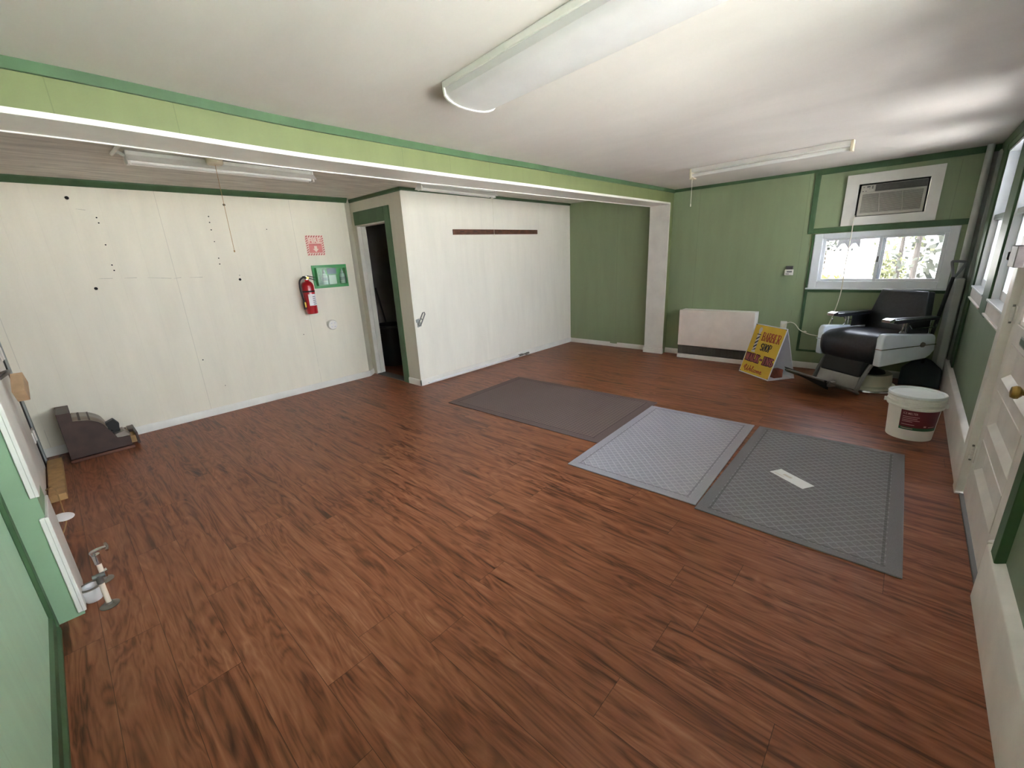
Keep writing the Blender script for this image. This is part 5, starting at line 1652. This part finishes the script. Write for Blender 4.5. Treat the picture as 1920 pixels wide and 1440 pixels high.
obj('keys', bm, M['rubber'], cr, world=True, bevel=0.004)
bm = new(); prism(bm, [(0.146, 0.118), (0.132, 0.158), (0.20, 0.172), (0.236, 0.120)], 'y', YR0 + 0.004, YR0 + 0.16)
obj('receipt_box', bm, M['register_metal'], cr, world=True, bevel=0.003)
bm = new(); box(bm, 0.20, 0.268, YR0 + 0.03, YR1 - 0.03, 0.035, 0.100)
dr = obj('drawer', bm, M['pine'], cr, world=True, bevel=0.002)
bm = new(); box(bm, 0.266, 0.284, YR0 + 0.012, YR1 - 0.012, 0.020, 0.128); box(bm, 0.235, 0.27, YR0 + 0.17, YR1 - 0.02, 0.1, 0.128)
obj('drawer_front', bm, M['register'], dr, world=True, bevel=0.004)
bm = new(); box(bm, -0.182, 0.24, YR0 - 0.012, YR1 + 0.004, 0.0, 0.024)
obj('base', bm, M['walnut'], cr, world=True, bevel=0.004)

# raw board lying along the alcove's left wall
bm = new(); box(bm, -0.315, -0.228, 4.20, 5.12, 0.0, 0.05)
wb = obj('wood_board', bm, M['pine'], None, bevel=0.003)
tag(wb, 'raw tan board lying on the floor beside the cash register', 'board')

# escutcheon on a loop of wire
wr = thing('wire_loop', 'loop of brown wire with a white disc by the opening jamb', 'wire', (-0.27, 3.8, 0.0))
bm = new(); tube(bm, [(-0.325, 4.34, 0.06), (-0.29, 4.29, 0.09), (-0.268, 4.15, 0.10), (-0.255, 3.95, 0.095), (-0.243, 3.72, 0.085), (-0.240, 3.62, 0.07), (-0.262, 3.50, 0.05), (-0.30, 3.40, 0.02)], 0.0035, 8)
obj('wire', bm, M['pine'], wr, world=True)
bm = new(); lathe(bm, [(0.0, 0.0), (0.045, 0.0), (0.05, 0.004), (0.02, 0.012), (0.0, 0.013)], 30)
xform(bm, Matrix.Translation((-0.248, 3.645, 0.088)) @ Matrix.Rotation(radians(10), 4, 'Y') @ Matrix.Rotation(radians(10), 4, 'X'))
obj('disc', bm, M['pvc_white'], wr, world=True)

# water pipe stubs with floor plates
def stub(label, x, y, h, valve):
    r = thing('pipe_stub', label, 'pipe', (x, y, 0))
    bm = new(); lathe(bm, [(0.0, 0.001), (0.036, 0.001), (0.037, 0.004), (0.030, 0.009), (0.016, 0.012), (0.0155, 0.022), (0.012, 0.022)], 32)
    obj('floor_plate', bm, M['steel'], r)
    bm = new(); cyl(bm, (0, 0, 0), (0, 0, h), 0.0105, n=18)
    obj('pipe', bm, M['pvc'], r)
    return r
r1 = stub('capped cream pipe stub rising from the floor nearest the green wall return', -0.142, 2.575, 0.135, False)
bm = new(); cyl(bm, (0, 0, 0.13), (0, 0, 0.175), 0.0135, n=18); cyl(bm, (-0.022, 0, 0.168), (0.022, 0, 0.168), 0.0125, n=16)
obj('fitting', bm, M['cast'], r1)
r2 = stub('cream pipe stub with a chrome shut-off valve', -0.140, 2.83, 0.115, True)
bm = new(); cyl(bm, (0, 0, 0.105), (0, 0, 0.158), 0.015, 0.017, 18); tube(bm, [(0, 0, 0.145), (-0.012, 0, 0.172), (0.012, 0.0, 0.180), (0.045, 0.0, 0.178)], 0.009, 10)
vv = obj('valve', bm, M['chrome'], r2)
bm = new(); tube(bm, [(0.046, -0.026, 0.170), (0.05, 0.0, 0.178), (0.046, 0.026, 0.186)], 0.007, 8)
obj('valve_handle', bm, M['chrome'], vv)
bm = new(); cyl(bm, (0.004, 0.0, 0.02), (0.006, 0.0, 0.055), 0.013, n=14); cyl(bm, (0.0, 0, 0.05), (0.022, 0.0, 0.056), 0.010, n=12)
obj('coupling', bm, M['chrome'], r2)
dc = thing('drain_stub', 'short white drain pipe in the floor beside the pipe stubs', 'drain pipe', (-0.188, 2.69, 0))
bm = new(); lathe(bm, [(0.030, 0.0), (0.038, 0.02), (0.038, 0.05), (0.042, 0.052), (0.042, 0.075), (0.034, 0.075), (0.033, 0.03), (0, 0.03)], 32)
obj('pipe', bm, M['pvc_white'], dc)
bm = new(); lathe(bm, [(0.0345, 0.072), (0.043, 0.072), (0.043, 0.078), (0.0345, 0.078), (0.0345, 0.072)], 32)
obj('collar', bm, M['steel'], dc)

# ------------------------------------------------------------------ outside
bm = new(); box(bm, -40, 90, -70, 70, -0.42, -0.36)
g = struct('ground_outside', bm, M['gravel'], 'pale gravel yard outside', smooth=False)

def foliage(bm, c, rx, ry, rz, n, s):
    for _ in range(n):
        while True:
            p = Vector((random.uniform(-1, 1), random.uniform(-1, 1), random.uniform(-1, 1)))
            if 0.25 < p.length <= 1: break
        q = Vector((c[0] + p.x * rx, c[1] + p.y * ry, c[2] + p.z * rz))
        a = Vector((random.uniform(-1, 1), random.uniform(-1, 1), random.uniform(-1, 1))).normalized() * s * random.uniform(.6, 1.3)
        b_ = a.orthogonal().normalized() * s * random.uniform(.4, .8)
        bm.faces.new([bm.verts.new(q + t) for t in (-a, b_, a, -b_)])

def tree(label, x, y, h, r, m, trunk_r, crown_z, n=420, group=None):
    t = thing('tree', label, 'tree', (x, y, -0.4), 0, group)
    bm = new()
    tube(bm, [(0, 0, 0), (0.05 * h * .2, 0.03, h * .3), (-0.02 * h, 0.05, h * .6), (0.02 * h, 0, h * .9)], [trunk_r, trunk_r * .8, trunk_r * .6, trunk_r * .3], 10)
    for k_ in range(5):
        a = random.uniform(0, 6.28); z = h * random.uniform(.35, .7)
        tube(bm, [(0, 0, z), (cos(a) * r * .4, sin(a) * r * .4, z + h * .1), (cos(a) * r * .8, sin(a) * r * .8, z + h * .2)], trunk_r * .3, 6)
    obj('trunk', bm, M['bark'], t)
    bm = new(); foliage(bm, (0, 0, crown_z), r, r, h - crown_z, n, r * 0.11)
    obj('crown', bm, m, t, smooth=False)
    return t
random.seed(11)
tree('slim tree with pale trunk outside the far window nearest its middle', 17.5, 0.28, 6.0, 0.75, M['leaf_mid'], 0.06, 3.0, 520)
tree('forked grey tree outside the right half of the far window', 13.5, -0.06, 6.0, 0.7, M['leaf_dark'], 0.06, 3.2, 300)
tree('leafy tree outside close to the far corner of the building', 21.5, -1.6, 7.0, 1.9, M['leaf_dark'], 0.16, 3.2, 520)
tree('dark evergreen tree behind the white gabled house', 38.5, 3.8, 9.0, 1.9, M['leaf_dark'], 0.25, 3.0, 1200)
def shrub(label, x, y, rx, rz, m, n=260, s=0.06):
    t = thing('shrub', label, 'shrub', (x, y, -0.38))
    bm = new(); tube(bm, [(0, 0, 0), (0.02, 0, rz * 0.9)], 0.02, 6, smooth=0)
    obj('stem', bm, M['bark'], t)
    bm = new(); foliage(bm, (0, 0, rz), rx, rx, rz, n, s)
    obj('leaves', bm, m, t, smooth=False)
shrub('bright yellow green shrub outside the right half of the far window', 11.4, -0.20, 0.34, 0.46, M['leaf_yellow'], 420, 0.06)
shrub('loose green shrub outside beside the yellow one', 10.6, 0.10, 0.16, 0.42, M['leaf_mid'], 160, 0.05)
shrub('low yellow green shrub outside in front of the gabled house', 16.0, 1.75, 0.5, 0.5, M['leaf_yellow'], 260, 0.08)
shrub('green shrub outside at the left edge of the far window', 15.0, 2.02, 0.3, 0.42, M['leaf_mid'], 220, 0.07)
shrub('wide hedge clump outside under the trees', 25.0, 0.9, 0.8, 0.55, M['leaf_mid'], 320, 0.1)
# gabled house seen through the window
hs_ = thing('house', 'white house with two gables seen through the far window', 'house', (30, 2.75, -0.36))
bm = new(); box(bm, 0, 5, -0.62, 0.62, 0, 1.35)
for yc in (-0.24, 0.26):
    prism(bm, [(yc - 0.26, 1.35), (yc + 0.26, 1.35), (yc, 1.75)], 'x', -0.15, 4)
obj('walls', bm, M['house'], hs_, smooth=False)
bm = new()
for yc in (-0.24, 0.26):
    box(bm, -0.2, -0.14, yc - 0.05, yc + 0.05, 1.38, 1.5)
obj('window', bm, M['roof'], hs_, smooth=False)
bm = new(); prism(bm, [(-0.66, 1.34), (0.66, 1.34), (0.5, 2.5), (-0.5, 2.5)], 'x', 1.5, 4.9)
obj('roof', bm, M['roof'], hs_, smooth=False)
M['dim_wall'] = mat('blue_grey_siding', rgb(96, 106, 112), 0.8, var=0.05)
bm = new()  # wall added so the tall panes look out on something dimmer than sky
for i in range(14):
    yy = -0.64 - i * 0.12
    box(bm, 6.75, 6.80 if i % 2 else 6.82, yy - 0.12, yy, -0.4, 2.7)
bmesh.ops.remove_doubles(bm, verts=bm.verts, dist=1e-5)
shd = obj('dimming_wall', bm, M['dim_wall'], None, smooth=False)
tag(shd, 'blue grey board wall added outside to dim the tall windows', 'wall')
# white fence post / building corner
bm = new(); box(bm, 20, 20.4, 1.02, 1.48, -0.4, 3.2)
pb = obj('white_pillar', bm, M['house'], None, smooth=False)
tag(pb, 'wide white pillar outside the left half of the far window', 'pillar')
bm = new(); box(bm, 17.5, 17.9, 1.98, 2.12, -0.4, 1.25)
rp = obj('brown_post', bm, M['rust'], None, bevel=0.02)
tag(rp, 'rust brown post outside at the left of the far window', 'post')
bm = new(); box(bm, 8.9, 9.0, 0.50, 0.86, 0.60, 0.66); box(bm, 8.92, 8.98, 0.52, 0.56, -0.4, 0.6); box(bm, 8.92, 8.98, 0.80, 0.84, -0.4, 0.6)
rr_ = obj('low_rail', bm, M['post_grey'], None, bevel=0.01)
tag(rr_, 'low grey rail outside just below the far window', 'rail')

# ------------------------------------------------------------------ world, camera, view
w = bpy.data.worlds.new('sky')
SC.world = w
w.use_nodes = True
nt = w.node_tree
bg = nt.nodes['Background']
tc_ = nt.nodes.new('ShaderNodeTexCoord')
sp2 = nt.nodes.new('ShaderNodeSeparateXYZ')
nt.links.new(tc_.outputs['Generated'], sp2.inputs[0])
rp2 = nt.nodes.new('ShaderNodeValToRGB')
rp2.color_ramp.elements[0].position = 0.0
rp2.color_ramp.elements[0].color = (0.98, 0.97, 1.0, 1)
rp2.color_ramp.elements[1].position = 0.6
rp2.color_ramp.elements[1].color = (0.80, 0.87, 1.0, 1)
nt.links.new(sp2.outputs[2], rp2.inputs[0])
nt.links.new(rp2.outputs[0], bg.inputs[0])
bg.inputs[1].default_value = 5.0

sd = bpy.data.lights.new('sun', 'SUN')
sd.energy = 19.0
sd.angle = radians(1.0)
sd.color = (1.0, 0.96, 0.90)
so_ = bpy.data.objects.new('sun', sd)
COL.objects.link(so_)
so_.rotation_euler = Vector((0.30, -0.55, -1.0)).to_track_quat('-Z', 'Y').to_euler()

cam = bpy.data.cameras.new('camera')
cam.sensor_width = 36.0
cam.sensor_fit = 'HORIZONTAL'
cam.lens = 36.0 * 790.01234 / 1920.0
cam.clip_start = 0.02
cam.clip_end = 300
co_ = bpy.data.objects.new('camera', cam)
COL.objects.link(co_)
pit, yaw, rol = radians(-16.61786), radians(43.18073), radians(-2.82396)
fwd = Vector((cos(pit) * cos(yaw), cos(pit) * sin(yaw), sin(pit)))
rgt = Vector((sin(yaw), -cos(yaw), 0))
upv = rgt.cross(fwd)
r2_ = rgt * cos(rol) + upv * sin(rol)
u2_ = -rgt * sin(rol) + upv * cos(rol)
mt = Matrix((r2_, u2_, -fwd)).transposed().to_4x4()
mt.translation = Vector((0, 0, 1.5))
co_.matrix_world = mt
SC.camera = co_

SC.view_settings.view_transform = 'Standard'
SC.view_settings.look = 'None'
SC.view_settings.gamma = 1.0
SC.view_settings.use_curve_mapping = False
SC.view_settings.exposure = 2.84
cy_ = SC.cycles
cy_.max_bounces = 14
cy_.diffuse_bounces = 10
cy_.transparent_max_bounces = 16
cy_.use_denoising = True
cy_.sample_clamp_indirect = 8.0
